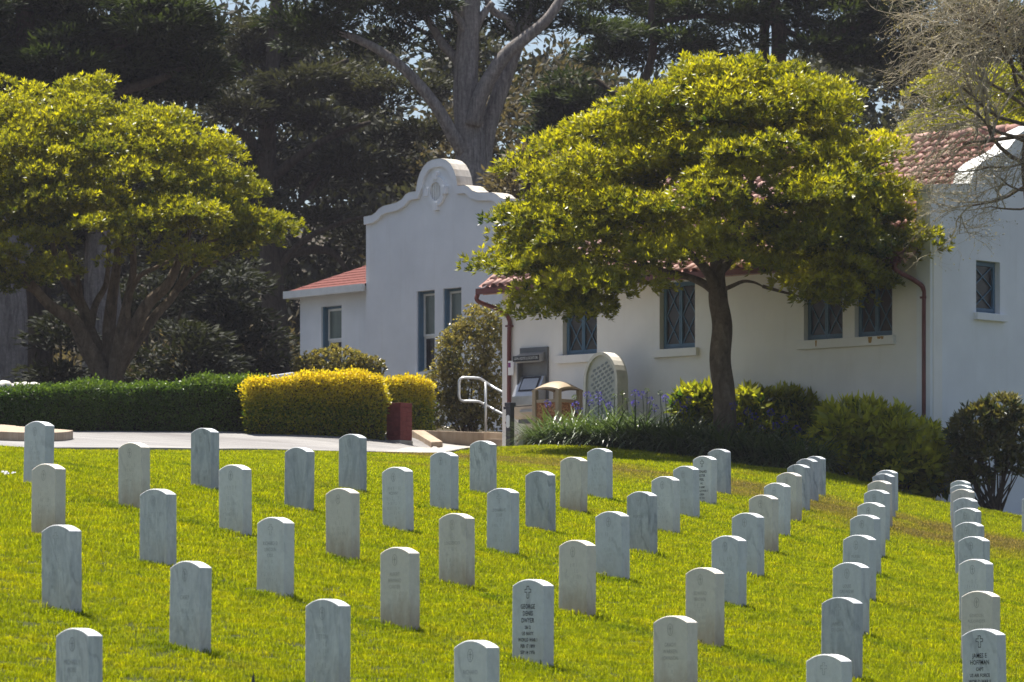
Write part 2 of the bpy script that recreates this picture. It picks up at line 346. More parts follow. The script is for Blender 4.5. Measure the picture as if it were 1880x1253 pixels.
# ------------------------------------------------------------------ grass (stuff): clumps of blades over the lawn
def m_grass():
    m, nt, out = node_mat('grass_blade'); v = wpos(nt)
    big = noise(nt, wpos(nt, (1, .5, 1)), 0.7, 6, .68, .5); mid = noise(nt, v, 2.6, 4, .6); fine = noise(nt, v, 38, 2, .6)
    g0 = ramp(nt, mid.outputs[0], [(.25, (.125, .165, .010)), (.5, (.185, .215, .011)), (.75, (.245, .240, .013))])
    # longer, darker grass along the lines of stones, where the mower cannot pass close
    ge = nt.nodes.new('ShaderNodeNewGeometry'); dp = nt.nodes.new('ShaderNodeVectorMath'); dp.operation = 'DOT_PRODUCT'; dp.inputs[1].default_value = (.736, .677, 0); nt.links.new(ge.outputs['Position'], dp.inputs[0])
    wb = noise(nt, v, .8, 3); o1 = nt.nodes.new('ShaderNodeMath'); o1.operation = 'MULTIPLY_ADD'; o1.inputs[1].default_value = .55; nt.links.new(wb.outputs[0], o1.inputs[0]); nt.links.new(dp.outputs['Value'], o1.inputs[2])
    o2 = nt.nodes.new('ShaderNodeMath'); o2.operation = 'SUBTRACT'; o2.inputs[1].default_value = 21.42; nt.links.new(o1.outputs[0], o2.inputs[0])
    o3 = nt.nodes.new('ShaderNodeMath'); o3.operation = 'DIVIDE'; o3.inputs[1].default_value = 2.862; nt.links.new(o2.outputs[0], o3.inputs[0])
    o4 = nt.nodes.new('ShaderNodeMath'); o4.operation = 'PINGPONG'; o4.inputs[1].default_value = .5; nt.links.new(o3.outputs[0], o4.inputs[0])
    o5 = nt.nodes.new('ShaderNodeMapRange'); o5.inputs['From Min'].default_value = .13; o5.inputs['From Max'].default_value = .03; o5.inputs['To Max'].default_value = .8; nt.links.new(o4.outputs[0], o5.inputs['Value'])
    br_ = noise(nt, wpos(nt, (1, 1, 1)), 1.9, 4, .65); b2_ = ramp(nt, br_.outputs[0], [(.42, (0, 0, 0)), (.68, (1, 1, 1))]); o6 = nt.nodes.new('ShaderNodeMath'); o6.operation = 'MULTIPLY'; nt.links.new(o5.outputs[0], o6.inputs[0]); nt.links.new(b2_.outputs[0], o6.inputs[1])
    g = mix(nt, o6.outputs[0], g0.outputs[0], (.050, .095, .014))
    dry = ramp(nt, fine.outputs[0], [(.3, (.13, .105, .045)), (.7, (.30, .235, .12))])
    # dry patches: broad noise, more of it on the slope at the right
    sep = nt.nodes.new('ShaderNodeSeparateXYZ'); geo = nt.nodes.new('ShaderNodeNewGeometry'); nt.links.new(geo.outputs['Position'], sep.inputs[0])
    # worn strip: along a line in plan
    def line(ax, ay, cc, w):
        mm = nt.nodes.new('ShaderNodeMath'); mm.operation = 'MULTIPLY'; mm.inputs[1].default_value = ax; nt.links.new(sep.outputs['X'], mm.inputs[0])
        m2 = nt.nodes.new('ShaderNodeMath'); m2.operation = 'MULTIPLY_ADD'; m2.inputs[1].default_value = ay; nt.links.new(sep.outputs['Y'], m2.inputs[0]); nt.links.new(mm.outputs[0], m2.inputs[2])
        m3 = nt.nodes.new('ShaderNodeMath'); m3.operation = 'SUBTRACT'; m3.inputs[1].default_value = cc; nt.links.new(m2.outputs[0], m3.inputs[0])
        m4 = nt.nodes.new('ShaderNodeMath'); m4.operation = 'ABSOLUTE'; nt.links.new(m3.outputs[0], m4.inputs[0])
        mr = nt.nodes.new('ShaderNodeMapRange'); mr.inputs['From Min'].default_value = w; mr.inputs['From Max'].default_value = w * .25
        mr.inputs['To Min'].default_value = 0; mr.inputs['To Max'].default_value = 1; nt.links.new(m4.outputs[0], mr.inputs['Value']); return mr
    strip = line(0.9, 0.436, 29.9, 3.6)       # broad worn strip on the right-hand slope
    a = nt.nodes.new('ShaderNodeMath'); a.operation = 'MULTIPLY_ADD'; a.inputs[1].default_value = .30
    nt.links.new(strip.outputs[0], a.inputs[0]); nt.links.new(big.outputs[0], a.inputs[2])
    far = nt.nodes.new('ShaderNodeMapRange'); far.inputs['From Min'].default_value = 44; far.inputs['From Max'].default_value = 60; far.inputs['To Max'].default_value = .07
    nt.links.new(sep.outputs['Y'], far.inputs['Value'])
    a2 = nt.nodes.new('ShaderNodeMath'); a2.operation = 'ADD'; nt.links.new(a.outputs[0], a2.inputs[0]); nt.links.new(far.outputs[0], a2.inputs[1])
    k = ramp(nt, a2.outputs[0], [(.60, (0, 0, 0)), (.90, (.85, .85, .85))])
    col = mix(nt, k.outputs[0], g.outputs[0], dry.outputs[0])
    oi = nt.nodes.new('ShaderNodeAttribute'); oi.attribute_name = 'tint'
    vr = ramp(nt, oi.outputs['Fac'], [(0, (.62, .66, .5)), (.85, (1.12, 1.1, 1.0)), (1, (1.5, 1.35, 1.2))])
    col = mix(nt, 1.0, col.outputs[0], vr.outputs[0], 'MULTIPLY')
    p = nt.nodes.new('ShaderNodeBsdfPrincipled'); nt.links.new(col.outputs[0], p.inputs['Base Color']); p.inputs['Roughness'].default_value = .6; p.inputs['Specular IOR Level'].default_value = .12
    t = nt.nodes.new('ShaderNodeBsdfTranslucent'); tk_ = mix(nt, k.outputs[0], (2.6, 2.45, .32), (1.3, 1.15, .85)); tc = mix(nt, 1.0, col.outputs[0], tk_.outputs[0], 'MULTIPLY'); nt.links.new(tc.outputs[0], t.inputs[0])
    s = nt.nodes.new('ShaderNodeMixShader'); s.inputs[0].default_value = .5
    nt.links.new(p.outputs[0], s.inputs[1]); nt.links.new(t.outputs[0], s.inputs[2]); nt.links.new(s.outputs[0], out.inputs[0]); return m
M['grass'] = m_grass()
clumps = bpy.data.collections.new('grass_clumps')
for q in range(6):
    V, Fc, T = [], [], []
    for k in range(44):
        a = random.uniform(0, 6.283); r = .085 * math.sqrt(random.random()); x, y = r * math.cos(a), r * math.sin(a)
        h = random.uniform(.014, .034); th = random.uniform(0, 6.283); wd = random.uniform(.0020, .0034)
        lx, ly = random.gauss(0, .012), random.gauss(0, .012)
        dx, dy = wd * math.cos(th), wd * math.sin(th); i = len(V)
        V += [(x - dx, y - dy, -.01), (x + dx, y + dy, -.01), (x + dx * .8 + lx * .35, y + dy * .8 + ly * .35, h * .6), (x - dx * .8 + lx * .35, y - dy * .8 + ly * .35, h * .6), (x + lx, y + ly, h)]
        Fc += [(i, i + 1, i + 2, i + 3), (i + 3, i + 2, i + 4)]; T += [random.random() ** 1.3] * 5
    me = bpy.data.meshes.new('grass_clump'); me.from_pydata(V, [], Fc); me.update()
    aa = me.attributes.new('tint', 'FLOAT', 'POINT'); aa.data.foreach_set('value', np.array(T, dtype=np.float32))
    me.materials.append(M['grass']); clumps.objects.link(bpy.data.objects.new('grass_clump', me))
def scatter_lawn(d0, d1, dens, sc, p0=-140, p1=2020):
    area = ((p1 - p0) / F) * (d1 ** 2 - d0 ** 2) / 2; n = int(area * dens)
    D = np.sqrt(RNG.uniform(d0 ** 2, d1 ** 2, n)); px = RNG.uniform(p0, p1, n)
    k = D < lawn_edge(px) - .02 + RNG.normal(0, .05, n); D = D[k]; px = px[k]; X = (px - CX) / F * D
    return np.c_[X, D, gz_arr(X, D)], np.full(len(X), sc)
sets = [scatter_lawn(23, 34, 190, 1.0), scatter_lawn(34, 48, 150, 1.15), scatter_lawn(48, 63, 100, 1.4), scatter_lawn(63, 82, 70, 1.7), scatter_lawn(18, 82, 48, 1.8, -900, -140), scatter_lawn(18, 82, 48, 1.8, 2020, 2800), scatter_lawn(16, 23, 110, 1.2)]
GP = np.concatenate([s[0] for s in sets]); GS = np.concatenate([s[1] for s in sets])
# tall tufts the mower misses at the foot of each stone
B_ = Vector((math.cos(R(47.4)), -math.sin(R(47.4)), 0)); T_ = Vector((math.sin(R(47.4)), math.cos(R(47.4)), 0))
ex = []
for k, p in tops.items():
    for q in range(16):
        s = random.uniform(-.19, .19); d = random.choice((-.075, .07)) + random.gauss(0, .012)
        x = p + B_ * s + T_ * d; ex.append((x.x, x.y, gz(x.x, x.y)))
GP = np.concatenate([GP, np.array(ex)]); GS = np.concatenate([GS, np.full(len(ex), 1.3) * RNG.uniform(.8, 1.2, len(ex))])
ng = len(GP); me = bpy.data.meshes.new('grass'); me.vertices.add(ng); me.vertices.foreach_set('co', GP.astype(np.float32).ravel())
rot = np.c_[np.zeros(ng), np.zeros(ng), RNG.uniform(0, 6.283, ng)]
a = me.attributes.new('rot', 'FLOAT_VECTOR', 'POINT'); a.data.foreach_set('vector', rot.astype(np.float32).ravel())
a = me.attributes.new('scl', 'FLOAT', 'POINT'); a.data.foreach_set('value', (GS * RNG.uniform(.75, 1.2, ng)).astype(np.float32))
go = link('grass', me, M['grass']); tag(go, 'short mown yellow-green grass with dry patches covering the slope', 'grass', kind='stuff')
tree = bpy.data.node_groups.new('scatter_grass', 'GeometryNodeTree')
tree.interface.new_socket('Geometry', in_out='INPUT', socket_type='NodeSocketGeometry'); tree.interface.new_socket('Geometry', in_out='OUTPUT', socket_type='NodeSocketGeometry')
gi = tree.nodes.new('NodeGroupInput'); gout = tree.nodes.new('NodeGroupOutput'); ins = tree.nodes.new('GeometryNodeInstanceOnPoints')
ci = tree.nodes.new('GeometryNodeCollectionInfo'); ci.inputs[0].default_value = clumps; ci.inputs['Separate Children'].default_value = True; ci.inputs['Reset Children'].default_value = True
ra = tree.nodes.new('GeometryNodeInputNamedAttribute'); ra.data_type = 'FLOAT_VECTOR'; ra.inputs[0].default_value = 'rot'
sa = tree.nodes.new('GeometryNodeInputNamedAttribute'); sa.data_type = 'FLOAT'; sa.inputs[0].default_value = 'scl'
tree.links.new(gi.outputs[0], ins.inputs['Points']); tree.links.new(ci.outputs[0], ins.inputs['Instance']); ins.inputs['Pick Instance'].default_value = True
tree.links.new(ra.outputs[0], ins.inputs['Rotation']); tree.links.new(sa.outputs[0], ins.inputs['Scale']); tree.links.new(ins.outputs[0], gout.inputs[0])
md = go.modifiers.new('scatter', 'NODES'); md.node_group = tree

# ------------------------------------------------------------------ headstones
def m_marble(name, base, vein, amount, stain=(.42, .30, .20), stain_amt=.5, vscale=1.0):
    m, nt, out = node_mat(name); v = coords(nt, (1, 1, 1), rnd=True); vv = coords(nt, (5 * vscale, 5 * vscale, 1.5 * vscale), rnd=True)
    d = noise(nt, v, 3.0, 5, .6); cl = noise(nt, vv, 1.6, 6, .62, 1.4)
    wv = nt.nodes.new('ShaderNodeTexWave'); wv.inputs['Scale'].default_value = 3.2 * vscale; wv.inputs['Distortion'].default_value = 9; wv.inputs['Detail'].default_value = 4
    wv.inputs['Detail Scale'].default_value = 1.4; wv.bands_direction = 'DIAGONAL'
    mp = coords(nt, (1, 1, .45), rnd=True); nt.links.new(mp.outputs[0], wv.inputs['Vector'])
    r1 = ramp(nt, cl.outputs[0], [(.38, vein), (.62, base)])
    c1 = mix(nt, amount, base, r1.outputs[0])
    vr = ramp(nt, wv.outputs['Fac'], [(.0, (1, 1, 1)), (.82, (1, 1, 1)), (.97, (.52, .53, .56))])
    brk = ramp(nt, d.outputs[0], [(.48, (0, 0, 0)), (.66, (1, 1, 1))])
    am = nt.nodes.new('ShaderNodeMath'); am.operation = 'MULTIPLY'; am.inputs[1].default_value = min(1, amount * 1.3); nt.links.new(brk.outputs[0], am.inputs[0])
    c2 = mix(nt, am.outputs[0], c1.outputs[0], vr.outputs[0], 'MULTIPLY')
    # soil splashed up from the ground and streaks of lichen
    tc = nt.nodes.new('ShaderNodeTexCoord'); sp = nt.nodes.new('ShaderNodeSeparateXYZ'); nt.links.new(tc.outputs['Object'], sp.inputs[0])
    sn = noise(nt, coords(nt, (9, 9, 3), rnd=True), 1.5, 5, .65)
    ad = nt.nodes.new('ShaderNodeMath'); ad.operation = 'MULTIPLY_ADD'; ad.inputs[1].default_value = -.42; nt.links.new(sn.outputs[0], ad.inputs[0]); nt.links.new(sp.outputs['Z'], ad.inputs[2])
    mr = nt.nodes.new('ShaderNodeMapRange'); mr.inputs['From Min'].default_value = .06; mr.inputs['From Max'].default_value = -.20; mr.inputs['To Max'].default_value = stain_amt; nt.links.new(ad.outputs[0], mr.inputs['Value'])
    c3 = mix(nt, mr.outputs[0], c2.outputs[0], stain)
    dirt = noise(nt, coords(nt, (1, 1, 1), rnd=True), 26, 5, .7); dr = ramp(nt, dirt.outputs[0], [(.3, (.87, .87, .86)), (.62, (1, 1, 1))])
    c4 = mix(nt, .8, c3.outputs[0], dr.outputs[0], 'MULTIPLY')
    p = pbr(nt, out, c4.outputs[0], .62, .3, 0, bump(nt, dirt.outputs[0], .12, .004))
    p.inputs['Subsurface Weight'].default_value = .12; p.inputs['Subsurface Radius'].default_value = (.012, .010, .008); p.inputs['Subsurface Scale'].default_value = 1.0
    return m
M['grey'] = m_marble('marble_grey', (.66, .68, .70), (.50, .53, .57), .35, stain_amt=.25)
M['dark'] = m_marble('marble_dark', (.58, .60, .62), (.33, .36, .40), .6, stain_amt=.25)
M['white'] = m_marble('marble_white', (.76, .76, .75), (.58, .61, .64), .3, stain_amt=.35)
M['cream'] = m_marble('marble_cream', (.75, .70, .62), (.62, .58, .52), .25, stain_amt=.75)
M['veined'] = m_marble('marble_veined', (.70, .71, .72), (.36, .39, .43), .5, stain_amt=.3, vscale=1.6)
M['ink'] = simple('black_lettering', (.02, .022, .026), .6, .2, var=.3)
M['carve'] = simple('worn_lettering', (.37, .38, .385), .8, .2, var=.2)
M['carve_c'] = simple('worn_lettering_cream', (.46, .43, .38), .8, .2, var=.2)
M['stains'] = simple('dark_lichen_streak', (.13, .14, .15), .9, .1, var=.4)

WID, THK = .330, .1016
def stone_mesh():
    bm = bmesh.new(); n = 12; rise = .046
    prof = [(-WID / 2, -.32)] + [(WID / 2 * (2 * i / n - 1), STONE_H - rise + rise * (1 - (2 * i / n - 1) ** 2)) for i in range(n + 1)] + [(WID / 2, -.32)]
    fr = [bm.verts.new((x, -THK / 2, z)) for x, z in prof]; bk = [bm.verts.new((x, THK / 2, z)) for x, z in prof]
    bm.faces.new(fr); bm.faces.new(bk[::-1]); m = len(prof)
    for i in range(m): bm.faces.new((fr[i], bk[i], bk[(i + 1) % m], fr[(i + 1) % m]))
    bmesh.ops.recalc_face_normals(bm, faces=bm.faces)
    bmesh.ops.bevel(bm, geom=[e for e in bm.edges if e.calc_face_angle(0) > .35], offset=.006, segments=2, profile=.5, affect='EDGES')
    me = bpy.data.meshes.new('headstone'); bm.to_mesh(me); bm.free()
    me.materials.append(M['grey']); return me
SM = stone_mesh()
def text_mesh(s, size, cx, cz, bold=0.0, squeeze=.86, lift=.0012):
    cu = bpy.data.curves.new('lettering', 'FONT'); cu.body = s; cu.size = size; cu.align_x = 'CENTER'; cu.align_y = 'CENTER'; cu.resolution_u = 2; cu.offset = bold
    cu.space_character = 1.06
    o = bpy.data.objects.new('lettering', cu); COL.objects.link(o); dg = bpy.context.evaluated_depsgraph_get()
    me = o.evaluated_get(dg).to_mesh(); v = [(p.co.x * squeeze + cx, p.co.y + cz) for p in me.vertices]; f = [tuple(p.vertices) for p in me.polygons]
    o.evaluated_get(dg).to_mesh_clear(); bpy.data.objects.remove(o); bpy.data.curves.remove(cu)
    return [(x, -THK / 2 - lift, z) for x, z in v], f
def ring_mesh(cx, cz, rx, rz, t, n=20):
    v = []; f = []
    for i in range(n):
        a = 2 * math.pi * i / n
        v += [(cx + rx * math.cos(a), cz + rz * math.sin(a)), (cx + (rx - t) * math.cos(a), cz + (rz - t) * math.sin(a))]
    for i in range(n):
        j = (i + 1) % n; f.append((2 * i, 2 * j, 2 * j + 1, 2 * i + 1))
    return v, f
def rects(lst):
    v = []; f = []
    for x0, z0, x1, z1 in lst:
        i = len(v); v += [(x0, z0), (x1, z0), (x1, z1), (x0, z1)]; f.append((i, i + 1, i + 2, i + 3))
    return v, f
def cross_outline(cx, cz, w, h, arm, t):
    o = [(-arm, -h / 2), (arm, -h / 2), (arm, h * .12 - arm), (w / 2, h * .12 - arm), (w / 2, h * .12 + arm), (arm, h * .12 + arm), (arm, h / 2), (-arm, h / 2), (-arm, h * .12 + arm), (-w / 2, h * .12 + arm), (-w / 2, h * .12 - arm), (-arm, h * .12 - arm)]
    seg = []
    for (x0, z0), (x1, z1) in zip(o, o[1:] + o[:1]): seg.append((cx + min(x0, x1) - t, cz + min(z0, z1) - t, cx + max(x0, x1) + t, cz + max(z0, z1) + t))
    return seg
def flat(v2, lift=.0012): return [(x, -THK / 2 - lift, z) for x, z in v2]
def part(name, vf, mat, parent):
    me = bpy.data.meshes.new(name); me.from_pydata(vf[0], [], vf[1]); me.update(); return link(name, me, mat, parent)
def merge(lst):
    v = []; f = []
    for a, b in lst:
        i = len(v); v += a; f += [tuple(q + i for q in x) for x in b]
    return v, f
INK = {(4,1): ['GEORGE', 'DENIS', 'DWYER', 'SN 2', 'US NAVY', 'WORLD WAR I', 'FEB 17 1899', 'SEP 14 1976'],
       (1,2): ['JAMES E', 'HOFFMAN', 'CAPT', 'US AIR FORCE', 'WORLD WAR II'],
       (4,7): ['LEONARD', 'LESTER', 'PEEL', 'PFC', 'US ARMY', 'WORLD WAR II', 'KOREA', 'DEC 1911', 'JAN 1979']}
FAINT = {(6,1): ['RICHARD D', 'LINCOLN', 'COX'], (3,1): ['GRADY', 'WARREN', 'JOHNSON'], (5,1): ['ALBERT', 'BERNARD', 'CARTER'], (3,2): ['EDWARD', 'BROWN'],
         (2,2): ['JAMES E', 'DUGAN'], (2,3): ['LOUIE', 'GREWIZER'], (1,3): ['GORDON', 'ALEXANDER'], (4,0): ['RICHARD', 'H'], (6,-1): ['MICHAEL F', 'ROBB'], (5,2): ['', 'LOGUERCIO'], (5,3): ['LEONARD C', 'COLE'],
         (6,3): ['', 'MCENNY'], (4,4): ['', 'PLEATON'], (6,0): ['', 'CASEY'], (5,0): ['', 'LITTON'], (2,4): ['MURIEL']}
PLAIN_CROSS = {(4,1), (1,2), (4,7), (6,1), (2,2), (2,1), (5,3), (7,0), (5,6)}
TINT = {'cream': [(8,1), (8,2), (6,2), (5,1), (5,2), (4,2), (3,1), (3,2), (1,3), (5,5), (3,5), (3,7), (1,9), (2,8)],
        'white': [(6,1), (7,2), (4,5), (6,3), (3,6), (2,6), (4,7), (1,4), (2,1), (4,0)],
        'dark': [(7,3), (4,4), (5,4), (8,3), (3,9), (3,8), (2,9), (2,2), (3,10), (7,4), (4,8)],
        'veined': [(7,1), (7,0), (6,5), (5,0), (6,0), (6,-1), (1,7), (1,6)]}
tint_of = {k: t for t, l in TINT.items() for k in l}
LOOK = {'cream': 'cream', 'white': 'white', 'dark': 'dark grey', 'veined': 'dark-veined grey', 'grey': 'pale grey'}
ORD = ['first', 'second', 'third', 'fourth', 'fifth', 'sixth', 'seventh', 'eighth', 'ninth', 'tenth', 'eleventh', 'twelfth']
FILE = {1: 'along the right edge', 2: 'second from the right', 3: 'third from the right', 4: 'fourth from the right', 5: 'fifth from the right', 6: 'sixth from the right', 7: 'seventh from the right', 8: 'eighth from the right'}
def glyph_row(cz, half, size):
    """weathered lettering nobody can read any more: short strokes"""
    out = []; x = -half
    while x < half:
        wd = random.uniform(.004, .011)
        if random.random() < .62:
            k = random.random()
            if k < .5: out.append((x, cz - size / 2, x + .0022, cz + size / 2))
            if k > .3: zz = cz + random.choice((-.5, 0, .45)) * size; out.append((x, zz - .001, x + wd, zz + .001))
        x += wd + .004
    return out
for k, top in tops.items():
    c, t = k; tn = tint_of.get(k, 'grey'); x, y = top.x, top.y
    o = bpy.data.objects.new('headstone', SM); COL.objects.link(o); o.location = (x, y, top.z - STONE_H)
    o.rotation_euler = (random.gauss(0, .008), random.gauss(0, .007), -R(47.4) + random.gauss(0, .02))
    o.material_slots[0].link = 'OBJECT'; o.material_slots[0].material = M[tn]
    inf = sorted(q[1] for q in ST if q[0] == c); i = inf.index(t)
    if c == 9: lb = 'pale grey marble headstone alone at far left beside the tan pavement end'
    elif c == 0: lb = 'sliver of a marble headstone cut off by the right edge'
    elif k == (4,1): lb = 'white-grey marble headstone with eight black lettered lines and cross, front centre'
    elif k == (1,2): lb = 'black-lettered marble headstone at the lower right corner, front of its file'
    elif k == (4,7): lb = 'black-lettered white marble headstone near the strap-leaved bed, eighth in its file'
    else: lb = f'{LOOK[tn]} marble headstone, {ORD[i]} from the front in the file {FILE[c]}'
    tag(o, lb, 'headstone', 'marble headstones in diagonal files on the lawn')
    mk = M['carve_c'] if tn == 'cream' else M['carve']
    if k in INK:
        s = cross_outline(0, STONE_H - .092, .062, .084, .0105, .0022); part('emblem', (lambda r: (flat(r[0]), r[1]))(rects(s)), M['ink'], o)
        z = STONE_H - .195; ms = []
        for ln, txt in enumerate(INK[k]):
            big = ln < (3 if k != (1,2) else 2); step = .049 if big else .0445
            ms.append(text_mesh(txt, .046 if big else .035, 0, z, .0006, .80)); z -= step
        part('inscription', merge(ms), M['ink'], o)['kind'] = 'stuff'
    else:
        if k in PLAIN_CROSS: s = rects(cross_outline(0, STONE_H - .095, .058, .08, .010, .0013)); s = (flat(s[0]), s[1])
        else:
            rg = ring_mesh(0, STONE_H - .095, .027, .042, .0042); cr = rects([(-.0028, STONE_H - .125, .0028, STONE_H - .068), (-.014, STONE_H - .092, .014, STONE_H - .0865)])
            s = merge([(flat(rg[0]), rg[1]), (flat(cr[0]), cr[1])])
        part('emblem', s, mk, o)
        z = STONE_H - .20; ms = []; lines = FAINT.get(k, [])
        for ln in range(7):
            if ln < len(lines) and lines[ln]: ms.append(text_mesh(lines[ln], .040, 0, z, -.0002, .80))
            else:
                g = rects(glyph_row(z, random.uniform(.05, .11), .026 if ln > 2 else .034))
                if g[0]: ms.append((flat(g[0]), g[1]))
            z -= .046
        part('inscription', merge(ms), mk, o)['kind'] = 'stuff'
# ------------------------------------------------------------------ buildings
def m_stucco(name, col):
    m, nt, out = node_mat(name); v = wpos(nt)
    a = noise(nt, v, .7, 5, .6); f = noise(nt, v, 45, 4, .7); st = noise(nt, wpos(nt, (5, 5, .35)), 1.3, 5, .65)
    lo = tuple(q * .85 for q in col); r = ramp(nt, a.outputs[0], [(.3, lo), (.7, col)])
    s = ramp(nt, st.outputs[0], [(.26, (.88, .86, .83)), (.46, (1, 1, 1))])
    x = mix(nt, .35, r.outputs[0], s.outputs[0], 'MULTIPLY')
    pbr(nt, out, x.outputs[0], .9, .15, 0, bump(nt, f.outputs[0], .35, .012)); return m
def m_tile():
    m, nt, out = node_mat('clay_tile'); oi = nt.nodes.new('ShaderNodeObjectInfo'); v = wpos(nt); a = noise(nt, v, 9, 5, .65); b_ = noise(nt, v, 1.1, 3)
    r = ramp(nt, oi.outputs['Random'], [(0, (.30, .155, .13)), (.5, (.40, .235, .20)), (1, (.50, .33, .29))])
    s = ramp(nt, a.outputs[0], [(.3, (.7, .66, .64)), (.65, (1.1, 1.08, 1.05))]); x = mix(nt, 1, r.outputs[0], s.outputs[0], 'MULTIPLY')
    lich = ramp(nt, b_.outputs[0], [(.58, (0, 0, 0)), (.75, (.35, .35, .35))]); y = mix(nt, lich.outputs[0], x.outputs[0], (.42, .36, .31))
    pbr(nt, out, y.outputs[0], .82, .25, 0, bump(nt, a.outputs[0], .3, .01)); return m
def m_glass(name, col):
    m, nt, out = node_mat(name); v = wpos(nt, (1, 1, .3)); n = noise(nt, v, 3, 3)
    r = ramp(nt, n.outputs[0], [(.35, tuple(c * .6 for c in col)), (.7, col)])
    pbr(nt, out, r.outputs[0], .22, .35); return m
M['stucco'] = m_stucco('white_stucco', (.83, .81, .775)); M['stucco2'] = m_stucco('white_stucco_sky_tinted', (.80, .815, .84))  # second stucco is bluer: the sky's fill light put into its colour
M['tile'] = m_tile(); M['blue'] = simple('blue_paint', (.075, .15, .22), .5, .4, var=.2)
M['whitepaint'] = simple('white_paint', (.72, .72, .70), .5, .35, var=.08)
M['glass'] = m_glass('dark_window_glass', (.035, .03, .028)); M['blind'] = m_glass('green_blind_glass', (.15, .19, .17))
M['brown'] = simple('brown_gutter_paint', (.13, .035, .03), .45, .4, var=.25); M['rust'] = simple('rust_streak', (.42, .25, .08), .9, .1)
M['shingle'] = simple('red_shingle', (.13, .042, .035), .9, .2, var=.35, scale=14)
M['dirty'] = m_concrete('weathered_coping', (.52, .48, .43))

class Frame:
    """a wall: s runs along it to the right, d outwards to the camera, z up"""
    def __init__(f, P0, P1):
        f.o = Vector((P0[0], P0[1], 0)); e = Vector((P1[0] - P0[0], P1[1] - P0[1], 0)); f.len = e.length; f.e = e.normalized(); f.n = Vector((f.e.y, -f.e.x, 0))
    def pt(f, s, d, z): return f.o + f.e * s + f.n * d + Vector((0, 0, z))
    def sz(f, px, py, d=0.0):
        u = (px - CX) / F; o = f.o + f.n * d; D = (o.x * f.n.x + o.y * f.n.y) / (u * f.n.x + f.n.y)
        X = u * D; return (X - o.x) * f.e.x + (D - o.y) * f.e.y, (YH - py) / F * D
    def box(f, mb, s0, s1, d0, d1, z0, z1):
        mb.hexa([f.pt(s0, d0, z0), f.pt(s0, d1, z0), f.pt(s1, d1, z0), f.pt(s1, d0, z0), f.pt(s0, d0, z1), f.pt(s0, d1, z1), f.pt(s1, d1, z1), f.pt(s1, d0, z1)])

def wall(fr, z0, prof, openings, thick=.25, cuts=(), reveal=.16):
    """strip-built wall with a top outline prof(s) and real openings (s0,s1,z0,z1)"""
    mb = MB(); ss = sorted({0.0, fr.len, *[c for c in cuts], *[o[0] for o in openings], *[o[1] for o in openings]})
    for a, b in zip(ss[:-1], ss[1:]):
        if b - a < 1e-4: continue
        mid = (a + b) / 2; segs = sorted([(o[2], o[3]) for o in openings if o[0] < mid < o[1]]); z = [z0]
        for q in segs: z += [q[0], q[1]]
        for i in range(0, len(z), 2):
            zb = z[i]; last = i + 1 >= len(z); za, zc = (prof(a), prof(b)) if last else (z[i + 1], z[i + 1])
            for d in (0, -thick):
                v = [fr.pt(a, d, zb), fr.pt(b, d, zb), fr.pt(b, d, zc), fr.pt(a, d, za)]; mb.quad(*(v if d == 0 else v[::-1]))
        mb.quad(fr.pt(a, 0, prof(a)), fr.pt(b, 0, prof(b)), fr.pt(b, -thick, prof(b)), fr.pt(a, -thick, prof(a)))
    for s, sg in ((0, 1), (fr.len, -1)):
        v = [fr.pt(s, 0, z0), fr.pt(s, 0, prof(s)), fr.pt(s, -thick, prof(s)), fr.pt(s, -thick, z0)]; mb.quad(*(v if sg > 0 else v[::-1]))
    for s0, s1, a, b in openings:
        mb.quad(fr.pt(s0, 0, a), fr.pt(s0, 0, b), fr.pt(s0, -thick, b), fr.pt(s0, -thick, a)); mb.quad(fr.pt(s1, 0, b), fr.pt(s1, 0, a), fr.pt(s1, -thick, a), fr.pt(s1, -thick, b))
        mb.quad(fr.pt(s0, 0, b), fr.pt(s1, 0, b), fr.pt(s1, -thick, b), fr.pt(s0, -thick, b)); mb.quad(fr.pt(s1, 0, a), fr.pt(s0, 0, a), fr.pt(s0, -thick, a), fr.pt(s1, -thick, a))
    return mb
